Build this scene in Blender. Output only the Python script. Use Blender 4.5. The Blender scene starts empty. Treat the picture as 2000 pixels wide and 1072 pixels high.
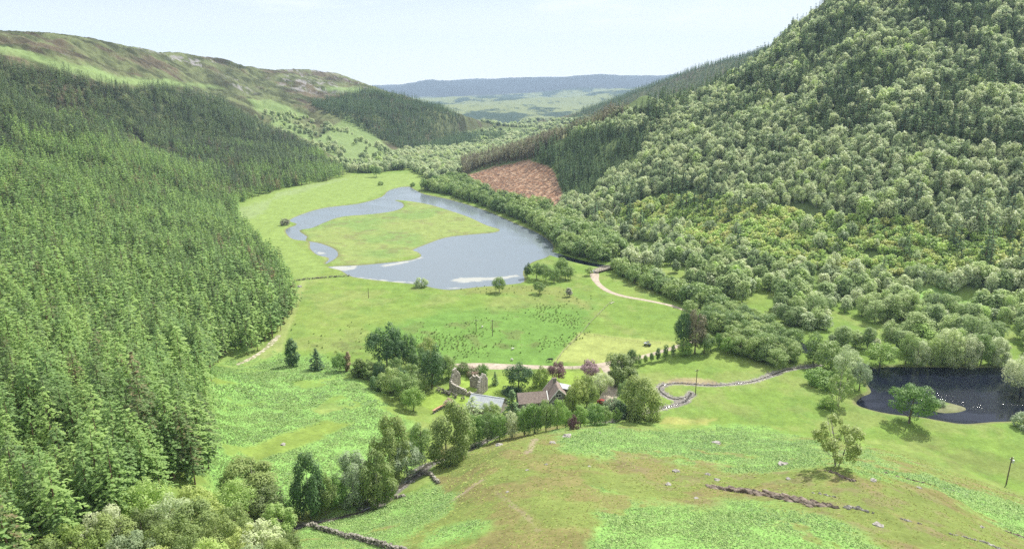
import bpy, math, random
import numpy as np
from math import radians, sin, cos, pi

SC = bpy.context.scene
COL = SC.collection
rng = np.random.default_rng(7)
random.seed(7)

# ------------------------------------------------------------------ camera
F_PX = 1333.0            # focal length in pixels of a 2000 px wide frame
PITCH = radians(15.2)
CAM_Z = 105.0
cam = bpy.data.cameras.new('camera')
cam.sensor_width = 36.0
cam.lens = 36.0 * F_PX / 2000.0
cam.clip_start = 0.5
cam.clip_end = 40000
camo = bpy.data.objects.new('camera', cam)
camo.location = (0, 0, CAM_Z)
camo.rotation_euler = (pi / 2 - PITCH, 0, 0)
COL.objects.link(camo)
SC.camera = camo

# ------------------------------------------------------------------ sky, sun, exposure
SUN_ELEV = radians(50)
SUN_AZ = radians(42)      # clockwise from +Y (view direction) towards +X
w = bpy.data.worlds.new('World')
SC.world = w
w.use_nodes = True
nt = w.node_tree
nt.nodes.clear()
sky = nt.nodes.new('ShaderNodeTexSky')
sky.sky_type = 'NISHITA'
sky.sun_disc = False
sky.sun_elevation = SUN_ELEV
sky.sun_rotation = SUN_AZ
sky.altitude = 200
sky.air_density = 1.0
sky.dust_density = 1.2
sky.ozone_density = 1.0
bg = nt.nodes.new('ShaderNodeBackground')
bg.inputs['Strength'].default_value = 0.15
wo = nt.nodes.new('ShaderNodeOutputWorld')
tc = nt.nodes.new('ShaderNodeTexCoord')
# thin high cloud streaks: noise on the direction, stretched along the horizon
mp = nt.nodes.new('ShaderNodeMapping')
mp.inputs['Scale'].default_value = (1.6, 1.0, 9.0)
mp.inputs['Rotation'].default_value = (0.0, 0.10, 0.3)
cn = nt.nodes.new('ShaderNodeTexNoise')
cn.inputs['Scale'].default_value = 2.2
cn.inputs['Detail'].default_value = 7
cn.inputs['Roughness'].default_value = 0.55
cr = nt.nodes.new('ShaderNodeValToRGB')
cr.color_ramp.elements[0].position = 0.36
cr.color_ramp.elements[0].color = (0.06, 0.06, 0.06, 1)
cr.color_ramp.elements[1].position = 0.74
cr.color_ramp.elements[1].color = (0.85, 0.85, 0.85, 1)
mx = nt.nodes.new('ShaderNodeMix')
mx.data_type = 'RGBA'
mx.inputs['B'].default_value = (5.9, 5.85, 5.75, 1)
L = nt.links.new
L(tc.outputs['Generated'], mp.inputs['Vector'])
L(mp.outputs['Vector'], cn.inputs['Vector'])
L(cn.outputs['Fac'], cr.inputs['Fac'])
sx_ = nt.nodes.new('ShaderNodeSeparateXYZ'); L(tc.outputs['Generated'], sx_.inputs[0])
hr_ = nt.nodes.new('ShaderNodeMapRange'); hr_.interpolation_type = 'SMOOTHSTEP'
hr_.inputs['From Min'].default_value = 0.0; hr_.inputs['From Max'].default_value = 0.20
hr_.inputs['To Min'].default_value = 1.0; hr_.inputs['To Max'].default_value = 0.0
L(sx_.outputs['Z'], hr_.inputs['Value'])
mxx = nt.nodes.new('ShaderNodeMath'); mxx.operation = 'MAXIMUM'
L(cr.outputs['Color'], mxx.inputs[0]); L(hr_.outputs['Result'], mxx.inputs[1])
hi_ = nt.nodes.new('ShaderNodeMapRange'); hi_.interpolation_type = 'SMOOTHSTEP'      # added whitening of the unseen sky overhead, fill light for the shadows
hi_.inputs['From Min'].default_value = 0.36; hi_.inputs['From Max'].default_value = 0.7
hi_.inputs['To Min'].default_value = 0.0; hi_.inputs['To Max'].default_value = 0.8
L(sx_.outputs['Z'], hi_.inputs['Value'])
mx2 = nt.nodes.new('ShaderNodeMath'); mx2.operation = 'MAXIMUM'
L(mxx.outputs[0], mx2.inputs[0]); L(hi_.outputs['Result'], mx2.inputs[1])
L(mx2.outputs[0], mx.inputs['Factor'])
tint = nt.nodes.new('ShaderNodeMix'); tint.data_type = 'RGBA'; tint.blend_type = 'MULTIPLY'; tint.inputs['Factor'].default_value = 1.0
tint.inputs['B'].default_value = (0.53, 0.50, 0.46, 1)
L(sky.outputs['Color'], tint.inputs['A']); L(tint.outputs['Result'], mx.inputs['A'])
L(mx.outputs['Result'], bg.inputs['Color'])
L(bg.outputs['Background'], wo.inputs['Surface'])

sl = bpy.data.lights.new('sun', 'SUN')
sl.energy = 4.4
sl.angle = radians(0.5)
sl.color = (1.0, 0.955, 0.88)
so = bpy.data.objects.new('sun', sl)
sd = (sin(SUN_AZ) * cos(SUN_ELEV), cos(SUN_AZ) * cos(SUN_ELEV), sin(SUN_ELEV))
from mathutils import Vector, Matrix, Euler
so.rotation_euler = Vector((-sd[0], -sd[1], -sd[2])).to_track_quat('-Z', 'Y').to_euler()
so.location = (300, 300, 400)
COL.objects.link(so)

SC.view_settings.view_transform = 'Standard'
SC.view_settings.look = 'None'
SC.view_settings.exposure = 0.78
SC.view_settings.gamma = 1.0
SC.view_settings.use_curve_mapping = False
SC.cycles.max_bounces = 6
SC.cycles.diffuse_bounces = 3
SC.cycles.glossy_bounces = 2
SC.cycles.transmission_bounces = 3
SC.cycles.transparent_max_bounces = 4
SC.cycles.volume_bounces = 0
SC.cycles.caustics_reflective = False
SC.cycles.caustics_refractive = False
SC.cycles.use_denoising = False
SC.cycles.use_adaptive_sampling = True
SC.cycles.adaptive_threshold = 0.008

# ------------------------------------------------------------------ numeric helpers
CP, SP = cos(PITCH), sin(PITCH)

def ray(px, py):
    u = (px - 1000.0) / F_PX
    v = (py - 536.0) / F_PX
    return np.array([u, CP - v * SP, -SP - v * CP])

def P(px, py, z=0.0):               # point of height z seen at a pixel
    d = ray(px, py)
    t = (z - CAM_Z) / d[2]
    return (d[0] * t, d[1] * t, z)

def T(px, py, t, dz=0.0):           # point at depth t seen at a pixel
    d = ray(px, py)
    return (d[0] * t, d[1] * t, CAM_Z + d[2] * t + dz)

def project(x, y, z):
    dz = z - CAM_Z
    dep = y * CP - dz * SP
    up = y * SP + dz * CP
    dep = np.where(dep < 1, 1, dep)
    return 1000 + F_PX * x / dep, 536 - F_PX * up / dep, dep

def smooth(a, b, x):
    t = np.clip((x - a) / (b - a), 0, 1)
    return t * t * (3 - 2 * t)

def _hash(ix, iy, seed):
    h = (ix.astype(np.int64) * 374761393 + iy.astype(np.int64) * 668265263 + seed * 974711) & 0xffffffff
    h = ((h ^ (h >> 13)) * 1274126177) & 0xffffffff
    h = h ^ (h >> 16)
    return (h & 0xffff) / 65535.0

def vnoise(x, y, scale, seed=0, octaves=4, rough=0.5):
    x = np.asarray(x, float) / scale
    y = np.asarray(y, float) / scale
    out = np.zeros_like(x); amp = 1.0; tot = 0.0
    for o in range(octaves):
        ix = np.floor(x); iy = np.floor(y)
        fx = x - ix; fy = y - iy
        fx = fx * fx * (3 - 2 * fx); fy = fy * fy * (3 - 2 * fy)
        s = seed * 17 + o * 101
        v = (_hash(ix, iy, s) * (1 - fx) + _hash(ix + 1, iy, s) * fx) * (1 - fy) + \
            (_hash(ix, iy + 1, s) * (1 - fx) + _hash(ix + 1, iy + 1, s) * fx) * fy
        out += amp * v; tot += amp
        amp *= rough
        x, y = x * 1.93 + y * 0.61 + 13.7, y * 1.93 - x * 0.61 + 7.1
    return out / tot            # 0..1

def inpoly(x, y, poly):
    x = np.asarray(x, float); y = np.asarray(y, float)
    inside = np.zeros(x.shape, bool)
    n = len(poly)
    for i in range(n):
        x0, y0 = poly[i][:2]; x1, y1 = poly[(i + 1) % n][:2]
        if y0 == y1:
            continue
        c = ((y0 > y) != (y1 > y)) & (x < (x1 - x0) * (y - y0) / (y1 - y0) + x0)
        inside ^= c
    return inside

def polydist(x, y, pts, closed=True):
    x = np.asarray(x, float); y = np.asarray(y, float)
    best = np.full(x.shape, 1e18)
    n = len(pts)
    for i in range(n if closed else n - 1):
        x0, y0 = pts[i][:2]; x1, y1 = pts[(i + 1) % n][:2]
        dx, dy = x1 - x0, y1 - y0
        l2 = dx * dx + dy * dy + 1e-12
        t = np.clip(((x - x0) * dx + (y - y0) * dy) / l2, 0, 1)
        d = (x - x0 - t * dx) ** 2 + (y - y0 - t * dy) ** 2
        np.minimum(best, d, out=best)
    return np.sqrt(best)

def sdist(x, y, poly):              # negative inside
    d = polydist(x, y, poly)
    return np.where(inpoly(x, y, poly), -d, d)

def smooth_poly(pts, n=4, closed=True):     # Catmull-Rom
    pts = [np.array(p[:2], float) for p in pts]
    out = []
    m = len(pts)
    for i in range(m if closed else m - 1):
        if closed:
            p0, p1, p2, p3 = pts[i - 1], pts[i], pts[(i + 1) % m], pts[(i + 2) % m]
        else:
            p0, p1, p2, p3 = pts[max(i - 1, 0)], pts[i], pts[i + 1], pts[min(i + 2, m - 1)]
        for k in range(n):
            t = k / n
            out.append(0.5 * ((2 * p1) + (-p0 + p2) * t + (2 * p0 - 5 * p1 + 4 * p2 - p3) * t * t + (-p0 + 3 * p1 - 3 * p2 + p3) * t ** 3))
    if not closed:
        out.append(pts[-1])
    return [tuple(p) for p in out]

def PP(pxs, z=0.0):                 # ground-plane outline from pixels
    return [P(a, b, z)[:2] for a, b in pxs]

# ------------------------------------------------------------------ terrain control
C = []
def cz(*pts):
    for p in pts:
        C.append(P(*p))
def ct(*pts):
    for p in pts:
        C.append(T(*p))
def cw(*pts):
    for p in pts:
        C.append(p)
# valley floor
cz((1000, 600), (800, 600), (1200, 640), (1400, 720), (1600, 800), (1800, 800), (1100, 740), (900, 740), (800, 450),
   (1000, 450), (700, 400), (850, 360), (620, 620), (1300, 560), (1500, 640), (1900, 760), (1700, 640), (1900, 650),
   (2300, 760), (2300, 660), (740, 345), (830, 322), (900, 300), (990, 275), (1010, 250), (1030, 238), (1600, 600),
   (600, 400), (1450, 600), (560, 640), (585, 560), (900, 560), (1100, 640))
FOOT = [(-150, 960), (-100, 800), (-60, 740), (80, 470), (190, 352), (350, 300), (560, 270)]
for (x, y) in FOOT:
    cw((x, y, 0))
def foot_pt(i, s, off, slope):
    a = np.array(FOOT[i], float); b = np.array(FOOT[i + 1], float)
    d = (b - a) / np.linalg.norm(b - a)
    n = np.array([-d[1], d[0]])
    if n[0] < 0 and i < 4: n = -n
    if n[1] < 0: n = -n
    p = a + (b - a) * s + n * off
    cw((p[0], p[1], off * slope))
for i, s in ((2, 0.1), (2, 0.5), (2, 0.9), (3, 0.4), (3, 0.9), (4, 0.5), (5, 0.1), (5, 0.8)):
    for off in (60, 130, 230):
        foot_pt(i, s, off, 0.43 if off > 60 else 0.36)
for s in (0.3, 0.9):
    foot_pt(4, s, 360, 0.45); foot_pt(5, s, 360, 0.45); foot_pt(4, s, 520, 0.46); foot_pt(5, s, 560, 0.46)
# crest of the right hand spur, then what lies behind it
ct((1900, -130, 705), (1760, -60, 715), (1620, 15, 722), (1500, 118, 765), (1400, 178, 785), (1300, 226, 800), (1180, 264, 830), (1090, 276, 850), (1020, 295, 850))
cw((430, 980, 150), (300, 1050, 85), (180, 1050, 40), (90, 1080, 20), (600, 900, 300), (900, 1200, 330), (700, 700, 290), (900, 500, 300))
ct((1130, 262, 1250), (1200, 243, 1300), (1290, 215, 1350), (1380, 190, 1400), (1060, 262, 1300))
ct((1090, 243, 1800), (1140, 222, 1850), (1200, 200, 1900), (1280, 168, 1900), (1340, 141, 1900), (1400, 125, 1900), (1450, 113, 1900), (1500, 100, 1900), (1600, 60, 1900))
ct((1150, 226, 2600), (1300, 190, 2700), (1450, 130, 2700))
# left side
cz((430, 712, 0), (500, 690, 0), (545, 655, 0), (588, 590, 0))
ct((-120, 55, 800), (0, 66, 900), (100, 71, 950), (150, 84, 1000), (210, 97, 1100), (300, 112, 1250), (340, 113, 1300), (430, 123, 1500), (465, 134, 1600), (560, 137, 1950),
   (600, 141, 2050), (640, 146, 2150), (680, 160, 2250), (720, 178, 2300))
ct((-120, 75, 1100, -20), (0, 90, 1250, -20), (210, 120, 1500, -30), (430, 140, 2000, -30), (640, 170, 2900, -30))
ct((300, 118, 1700, -50), (100, 90, 1400, -50), (0, 100, 2200, -50), (430, 150, 3000, -50))
ct((-160, 100, 640), (0, 118, 690, -13), (120, 135, 760, -12), (230, 165, 830, -12), (333, 172, 950, -10), (430, 195, 1020, -10), (500, 235, 1060, -8), (560, 262, 1060), (620, 300, 1000), (650, 330, 900))
ct((200, 120, 980), (300, 140, 1100), (420, 165, 1250), (500, 190, 1300), (560, 215, 1250), (620, 240, 1200), (690, 275, 1120), (640, 200, 1400), (700, 230, 1230))
ct((0, 300, 430, -15), (0, 400, 320, -15), (0, 500, 230, -15), (0, 600, 170, -15), (0, 700, 130, -15), (0, 850, 104, -15), (0, 1072, 84, -15))
ct((-250, 300, 400, -15), (-250, 500, 230, -15), (-250, 700, 125, -15), (-250, 1072, 80, -15), (-250, 150, 640, -15))
ct((0, 200, 560, -15), (333, 500, 330, -15), (333, 400, 480, -15), (333, 300, 700, -15), (333, 230, 860, -15), (333, 620, 220, -15), (333, 720, 150, -15))
ct((180, 620, 185, -15), (180, 500, 270, -15), (180, 400, 390, -15), (180, 300, 540, -15), (180, 200, 760, -15), (180, 720, 132, -15))
ct((480, 400, 590, -14), (500, 300, 800, -14), (600, 300, 910, -12), (430, 340, 640, -14))
cz((460, 400, 0), (560, 366, 0), (690, 343, 0), (470, 470, 2), (430, 520, 5), (440, 600, 6))
ct((750, 300, 1050), (800, 300, 1100), (690, 325, 930), (720, 290, 1060), (830, 290, 1210))
# middle spur with the plantation
ct((610, 205, 1330), (660, 195, 1400), (720, 184, 1500), (760, 192, 1500), (800, 207, 1480), (850, 220, 1450), (900, 237, 1450), (960, 268, 1440),
   (650, 220, 1280), (700, 243, 1220), (760, 278, 1190), (880, 285, 1260), (940, 283, 1320), (830, 255, 1330))
ct((760, 230, 2400), (850, 240, 2300), (950, 245, 2200), (700, 210, 2800))
# far country
ct((1000, 225, 3000), (900, 222, 3200), (1100, 222, 3200), (1200, 214, 3300), (850, 205, 4200), (1000, 208, 4500), (1150, 203, 4500), (1250, 186, 5200),
   (1180, 178, 6000), (1000, 188, 6500), (860, 192, 7000), (780, 195, 7000), (1100, 190, 6300), (1300, 180, 5600))
for px, py in ((760, 176), (775, 172), (800, 165), (830, 159), (880, 159), (920, 156), (950, 160), (1000, 157), (1060, 153), (1120, 151), (1200, 152), (1280, 150), (1400, 151), (1600, 150)):
    ct((px, py, 9300))
    ct((px, py + 12, 8300, -60 if px < 1100 else -10))
ct((600, 178, 9300), (300, 180, 9300), (0, 180, 9300), (2000, 150, 9300))
ct((800, 172, 13500), (1000, 165, 13500), (1300, 160, 13500), (400, 180, 13500), (2000, 160, 13500))
cw((2000, 2500, 420), (1500, 1500, 380), (-1500, 2500, 120), (-1200, 1200, 150), (2500, 1500, 350), (-2500, 1500, 150), (-1500, 700, 190))
# foreground
cw((0, 0, 72), (-60, 0, 68), (80, 0, 78), (0, -100, 105), (-250, -100, 110), (300, -100, 110), (-90, 40, 55), (120, 40, 66), (220, 60, 40), (300, 90, 20), (350, 160, 4))
cz((1000, 1072, 45), (600, 1072, 36), (700, 1072, 34), (800, 1060, 36), (1400, 1072, 47), (1700, 1072, 45), (2000, 1072, 34), (2150, 1000, 14), (1000, 1000, 41), (1000, 930, 34), (1040, 870, 26), (1040, 853, 22),
   (980, 872, 23), (960, 900, 27), (900, 960, 29), (920, 915, 17), (1040, 825, 2), (1000, 835, 2), (960, 850, 3), (940, 872, 6), (900, 885, 8), (870, 910, 12), (820, 928, 13), (780, 965, 15),
   (720, 1000, 17), (600, 1028, 19), (560, 1022, 18), (500, 1060, 26), (800, 1000, 21), (700, 1030, 22),
   (1140, 835, 11), (1140, 870, 24), (1150, 820, 2), (1220, 828, 4), (1220, 860, 16), (1280, 825, 2), (1280, 850, 9), (1280, 890, 22), (1300, 950, 33), (1300, 1000, 40),
   (1400, 840, 4), (1400, 870, 12), (1500, 840, 2), (1500, 870, 10), (1500, 910, 24), (1500, 960, 36), (1635, 908, 33), (1620, 870, 12), (1620, 850, 4), (1700, 895, 18), (1700, 870, 3), (1760, 930, 28), (1800, 905, 8),
   (1850, 960, 30), (1860, 925, 8), (1930, 960, 13), (1965, 947, 1), (2000, 980, 12), (1930, 1010, 28), (1850, 1020, 38), (2000, 940, 0), (1900, 900, 0), (1500, 1020, 43), (1700, 1000, 41))
# bracken slope left of the house
cz((450, 720, 3), (600, 735, 3), (600, 800, 8), (480, 800, 11), (480, 890, 18), (600, 880, 15), (600, 940, 17), (700, 860, 10), (700, 780, 6), (760, 800, 3.5), (790, 860, 6), (760, 900, 11), (700, 930, 14),
   (640, 705, 1), (840, 850, 3), (880, 860, 4), (430, 820, 16), (430, 900, 21), (420, 980, 27), (700, 740, 2))
cw((-43, 80, 40), (-70, 72, 42), (-20, 70, 43))
C = np.array(C, float)
_th = np.arctan2(C[:, 0], C[:, 1]); _lr = np.log(np.hypot(C[:, 0], C[:, 1]) + 15)
KT = 1.25; C0 = 0.03
_N = np.stack([_th * KT, _lr], 1)
_D = np.sqrt(((_N[:, None] - _N[None]) ** 2).sum(-1) + C0 * C0)
n_ = len(C)
_A = np.zeros((n_ + 1, n_ + 1)); _A[:n_, :n_] = -_D - np.eye(n_) * -0.004; _A[:n_, n_] = 1; _A[n_, :n_] = 1
_W = np.linalg.solve(_A, np.append(C[:, 2], 0))

def rbf(x, y):
    th = np.clip(np.arctan2(x, y), -1.3, 1.3); lr = np.log(np.hypot(x, y) + 15)
    sh = th.shape; th = th.ravel() * KT; lr = lr.ravel()
    out = np.empty(th.shape)
    for i in range(0, len(th), 20000):
        d = np.sqrt((th[i:i + 20000, None] - _N[:, 0]) ** 2 + (lr[i:i + 20000, None] - _N[:, 1]) ** 2 + C0 * C0)
        out[i:i + 20000] = -d @ _W[:n_] + _W[n_]
    return out.reshape(sh)

FLOOR = PP([(520, 692), (560, 660), (592, 600), (590, 550), (560, 500), (500, 440), (462, 400), (560, 367), (690, 344), (760, 332), (830, 322)]) + \
    [(-165, 1150), (-130, 1500), (-60, 1800), (60, 1800), (40, 1400), (-60, 1100), (-110, 900), (-70, 760), (70, 470), (185, 345), (345, 295), (540, 262), (480, 190), (330, 180)] + \
    PP([(2000, 920), (1900, 880), (1750, 850), (1600, 832), (1450, 828), (1300, 812), (1200, 812), (1100, 808), (1000, 812), (900, 812), (840, 800), (790, 765), (720, 735), (640, 700), (560, 688)])

LOCH = [
 (565, 430), (600, 415), (640, 405), (700, 398), (745, 385), (760, 372), (795, 364), (812, 372), (830, 380), (870, 388), (920, 402), (960, 416), (1010, 438), (1050, 455), (1080, 478),
 (1072, 500), (1040, 512), (1022, 530), (1024, 550), (990, 556), (930, 561), (880, 566), (845, 562), (820, 556), (760, 550), (690, 541), (665, 528), (640, 521), (700, 518), (745, 514),
 (800, 508), (822, 500), (815, 492), (806, 488), (830, 478), (870, 464), (920, 458), (965, 454), (975, 448), (950, 440), (915, 424), (880, 412), (840, 400), (800, 393), (770, 391),
 (785, 396), (788, 404), (770, 412), (730, 418), (670, 423), (640, 432), (610, 445), (585, 450), (600, 462), (598, 470), (625, 475), (655, 487), (660, 500), (642, 513),
 (634, 515), (642, 504), (620, 498), (605, 485), (603, 472), (575, 468), (562, 460), (558, 448), (580, 438)]
LOCHW = smooth_poly(PP(LOCH), 3)
POND = [(1700, 722), (1730, 716), (1800, 716), (1900, 717), (1975, 716), (2040, 722), (2200, 740), (2400, 780), (2300, 830), (2100, 836), (2010, 812), (1985, 822), (1940, 824), (1885, 828), (1840, 822), (1800, 815),
        (1770, 812), (1720, 805), (1672, 790), (1680, 775), (1700, 765), (1690, 745)]
PONDW = smooth_poly(PP(POND), 3)
ISLET = smooth_poly(PP([(1812, 791), (1835, 784), (1858, 788), (1886, 797), (1868, 804), (1832, 804)]), 3)
RIVER = PP([(1060, 490), (1110, 505), (1150, 515), (1192, 522), (1235, 530), (1290, 548), (1370, 577), (1440, 606), (1510, 640), (1562, 676), (1610, 695), (1660, 705), (1705, 728)])
RIVER = smooth_poly(RIVER, 3, False)
BURN = [(1600, 714), (1540, 722), (1480, 742), (1430, 750), (1380, 753), (1330, 750), (1298, 752), (1287, 760), (1298, 772), (1318, 781), (1345, 776), (1350, 768), (1338, 785), (1300, 797), (1260, 806), (1212, 818), (1180, 826)]
BURNW = smooth_poly(PP(BURN), 3, False)
BURN2 = [P(1180, 826, 0)[:2], P(1100, 828, 0)[:2], P(1000, 838, 1)[:2], P(930, 862, 4)[:2], P(880, 885, 8)[:2], P(835, 905, 9)[:2], P(790, 945, 12)[:2], P(730, 985, 15)[:2], P(650, 1008, 17)[:2], P(560, 1022, 18)[:2], P(500, 1050, 24)[:2]]
BURNW2 = smooth_poly(BURN2, 3, False)

def hgt(x, y, detail=True):
    x = np.asarray(x, float); y = np.asarray(y, float)
    r = np.hypot(x, y)
    z = rbf(x, y)
    sf = np.full(x.shape, 1e3)
    m = (r < 2200) & (y > -50)
    sf[m] = sdist(x[m], y[m], FLOOR)
    wgt = smooth(-2, 16, sf)
    z = np.maximum(z, 0.15) if False else z
    z = np.where(sf < 30, np.maximum(z, 0), z) * wgt
    if detail:
        lump = smooth(450, 900, r) * smooth(10, 60, z)
        z = z + lump * (vnoise(x, y, 170, 3, 5, 0.5) - 0.5) * np.where(x < 0, 26, 14)
        z = z + lump * np.where(x < 0, 1.5, 0.2) * ((np.abs(vnoise(x, y, 75, 13, 5, 0.6) - 0.5) * -2 + 0.35) * 15)
        far = smooth(2500, 4500, r)
        z = z + far * (vnoise(x, y, 650, 5, 4, 0.5) - 0.5) * (85 + 15 * smooth(6500, 9000, r))
        near = smooth(300, 150, r) * wgt
        z = z + near * ((vnoise(x, y, 11, 8, 4, 0.5) - 0.5) * 1.5 + (vnoise(x, y, 2.5, 9, 3, 0.5) - 0.5) * 0.35)
        z = z + (vnoise(x, y, 30, 21, 3, 0.5) - 0.5) * 0.7 * (1 - wgt) * (r < 2500) + 0.45 * (1 - wgt)
    mm = (r > 150) & (r < 1000)
    if mm.any():
        xx, yy = x[mm], y[mm]
        sw = sdist(xx, yy, LOCHW)
        sw = np.minimum(sw, np.maximum(sdist(xx, yy, PONDW), -sdist(xx, yy, ISLET)))
        sw = np.minimum(sw, polydist(xx, yy, RIVER, False) - 4.0)
        zz = z[mm]
        zz = np.where(sw < 3, np.minimum(zz, np.clip(sw * 0.22, -1.6, 1.0)), zz)
        bd = polydist(xx, yy, BURNW, False)
        zz = np.where(bd < 5, zz - 0.35 * smooth(2.8, 1.0, bd), zz)
        z[mm] = zz
    nb = (r < 260) & (y > 0)
    if nb.any():
        bd = polydist(x[nb], y[nb], BURNW2, False)
        z[nb] = z[nb] - 1.3 * smooth(6, 1.5, bd)
    return z

def ground_at(px, py, lift=0.0):     # where the ray through a pixel meets ground (+lift)
    d = ray(px, py)
    ts = np.exp(np.linspace(math.log(50), math.log(2600), 900))
    z = hgt(d[0] * ts, d[1] * ts)
    rz = CAM_Z + d[2] * ts
    f = rz - z - lift
    k = np.argmax(f <= 0)
    if f[k] > 0:
        k = len(ts) - 1
    t = ts[k]
    if k > 0:
        a, b = ts[k - 1], ts[k]
        fa, fb = f[k - 1], f[k]
        t = a + (b - a) * fa / (fa - fb + 1e-9)
    x, y = d[0] * t, d[1] * t
    return np.array([x, y, float(hgt(np.array([x]), np.array([y]))[0])]), t

# ------------------------------------------------------------------ object helpers
def link(o, parent=None):
    COL.objects.link(o)
    if parent is not None:
        o.parent = parent
    return o

def tag(o, label=None, cat=None, group=None, kind=None):
    if label: o['label'] = label
    if cat: o['category'] = cat
    if group: o['group'] = group
    if kind: o['kind'] = kind
    return o

def npmesh(name, V, Fc, mats, midx=None, smoothf=False):
    """V (n,3); Fc (m,k) array with k = 3 or 4"""
    me = bpy.data.meshes.new(name)
    V = np.asarray(V, np.float32); Fc = np.asarray(Fc, np.int32)
    k = Fc.shape[1]
    me.vertices.add(len(V)); me.vertices.foreach_set('co', V.ravel())
    me.loops.add(len(Fc) * k); me.loops.foreach_set('vertex_index', Fc.ravel())
    me.polygons.add(len(Fc))
    me.polygons.foreach_set('loop_start', np.arange(0, len(Fc) * k, k, dtype=np.int32))
    if midx is not None:
        me.polygons.foreach_set('material_index', np.asarray(midx, np.int32))
    if smoothf:
        me.polygons.foreach_set('use_smooth', np.ones(len(Fc), bool))
    for m in mats:
        me.materials.append(m)
    me.update(calc_edges=True)
    return me

class MB:
    """collects simple solids into one mesh"""
    def __init__(s): s.v = []; s.f = []
    def add(s, vs, fs):
        n = len(s.v); s.v += [tuple(v) for v in vs]; s.f += [tuple(n + i for i in f) for f in fs]
    def box(s, c, size, rz=0.0, jitter=0.0):
        x, y, z = [q / 2 for q in size]
        vs = [(sx * x, sy * y, sz * z) for sx in (-1, 1) for sy in (-1, 1) for sz in (-1, 1)]
        ca, sa = cos(rz), sin(rz)
        vs = [(c[0] + a * ca - b * sa + random.uniform(-jitter, jitter), c[1] + a * sa + b * ca + random.uniform(-jitter, jitter), c[2] + d + random.uniform(-jitter, jitter)) for a, b, d in vs]
        s.add(vs, [(0, 1, 3, 2), (4, 6, 7, 5), (0, 4, 5, 1), (2, 3, 7, 6), (0, 2, 6, 4), (1, 5, 7, 3)])
    def prism(s, poly, a, b, axis='y'):
        """polygon in the plane across the axis, extruded from a to b"""
        n = len(poly)
        def pt(p, q):
            return (p[0], q, p[1]) if axis == 'y' else ((q, p[0], p[1]) if axis == 'x' else (p[0], p[1], q))
        vs = [pt(p, a) for p in poly] + [pt(p, b) for p in poly]
        fs = [tuple(range(n)), tuple(range(2 * n - 1, n - 1, -1))]
        fs += [(i, n + i, n + (i + 1) % n, (i + 1) % n) for i in range(n)]
        s.add(vs, fs)
    def tube(s, pts, radii, n=7):
        pts = [Vector(p) for p in pts]
        rings = []
        for i, p in enumerate(pts):
            d = (pts[min(i + 1, len(pts) - 1)] - pts[max(i - 1, 0)]).normalized()
            a = d.cross(Vector((0.3, 0.9, 0.2))).normalized(); b = d.cross(a)
            r = radii[i] if hasattr(radii, '__len__') else radii
            rings.append([p + (a * cos(2 * pi * k / n) + b * sin(2 * pi * k / n)) * r for k in range(n)])
        vs = [v for r in rings for v in r]
        fs = [(i * n + k, i * n + (k + 1) % n, (i + 1) * n + (k + 1) % n, (i + 1) * n + k) for i in range(len(pts) - 1) for k in range(n)]
        fs += [tuple(range(n)), tuple(range(len(vs) - 1, len(vs) - n - 1, -1))]
        s.add(vs, fs)
    def mesh(s, name, mat):
        import bmesh
        me = bpy.data.meshes.new(name); me.from_pydata(s.v, [], s.f); me.materials.append(mat)
        bm = bmesh.new(); bm.from_mesh(me); bmesh.ops.recalc_face_normals(bm, faces=bm.faces); bm.to_mesh(me); bm.free()
        me.update(); return me
    def build(s, name, mat, parent=None, loc=None, rz=0.0, smoothf=False):
        me = s.mesh(name, mat)
        if smoothf:
            me.polygons.foreach_set('use_smooth', [True] * len(me.polygons))
        o = bpy.data.objects.new(name, me)
        if loc is not None: o.location = loc
        o.rotation_euler = (0, 0, rz)
        return link(o, parent)

def empty(name, loc, rz=0.0, sc=1.0):
    o = bpy.data.objects.new(name, None)
    o.empty_display_size = 0.5
    o.location = loc; o.rotation_euler = (0, 0, rz); o.scale = (sc, sc, sc) if not hasattr(sc, '__len__') else sc
    return link(o)

# ------------------------------------------------------------------ materials
def newmat(name):
    m = bpy.data.materials.new(name); m.use_nodes = True
    t = m.node_tree; t.nodes.clear()
    out = t.nodes.new('ShaderNodeOutputMaterial')
    return m, t, out

def noise_node(t, scale, detail=4, rough=0.55, vec=None, dist=0.0):
    n = t.nodes.new('ShaderNodeTexNoise')
    n.inputs['Scale'].default_value = scale; n.inputs['Detail'].default_value = detail
    n.inputs['Roughness'].default_value = rough; n.inputs['Distortion'].default_value = dist
    if vec is not None: t.links.new(vec, n.inputs['Vector'])
    return n

def ramp(t, fac, stops):
    r = t.nodes.new('ShaderNodeValToRGB')
    els = r.color_ramp.elements
    while len(els) < len(stops): els.new(0.5)
    for e, (p, c) in zip(els, stops):
        e.position = p; e.color = (*c, 1)
    t.links.new(fac, r.inputs['Fac'])
    return r

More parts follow.
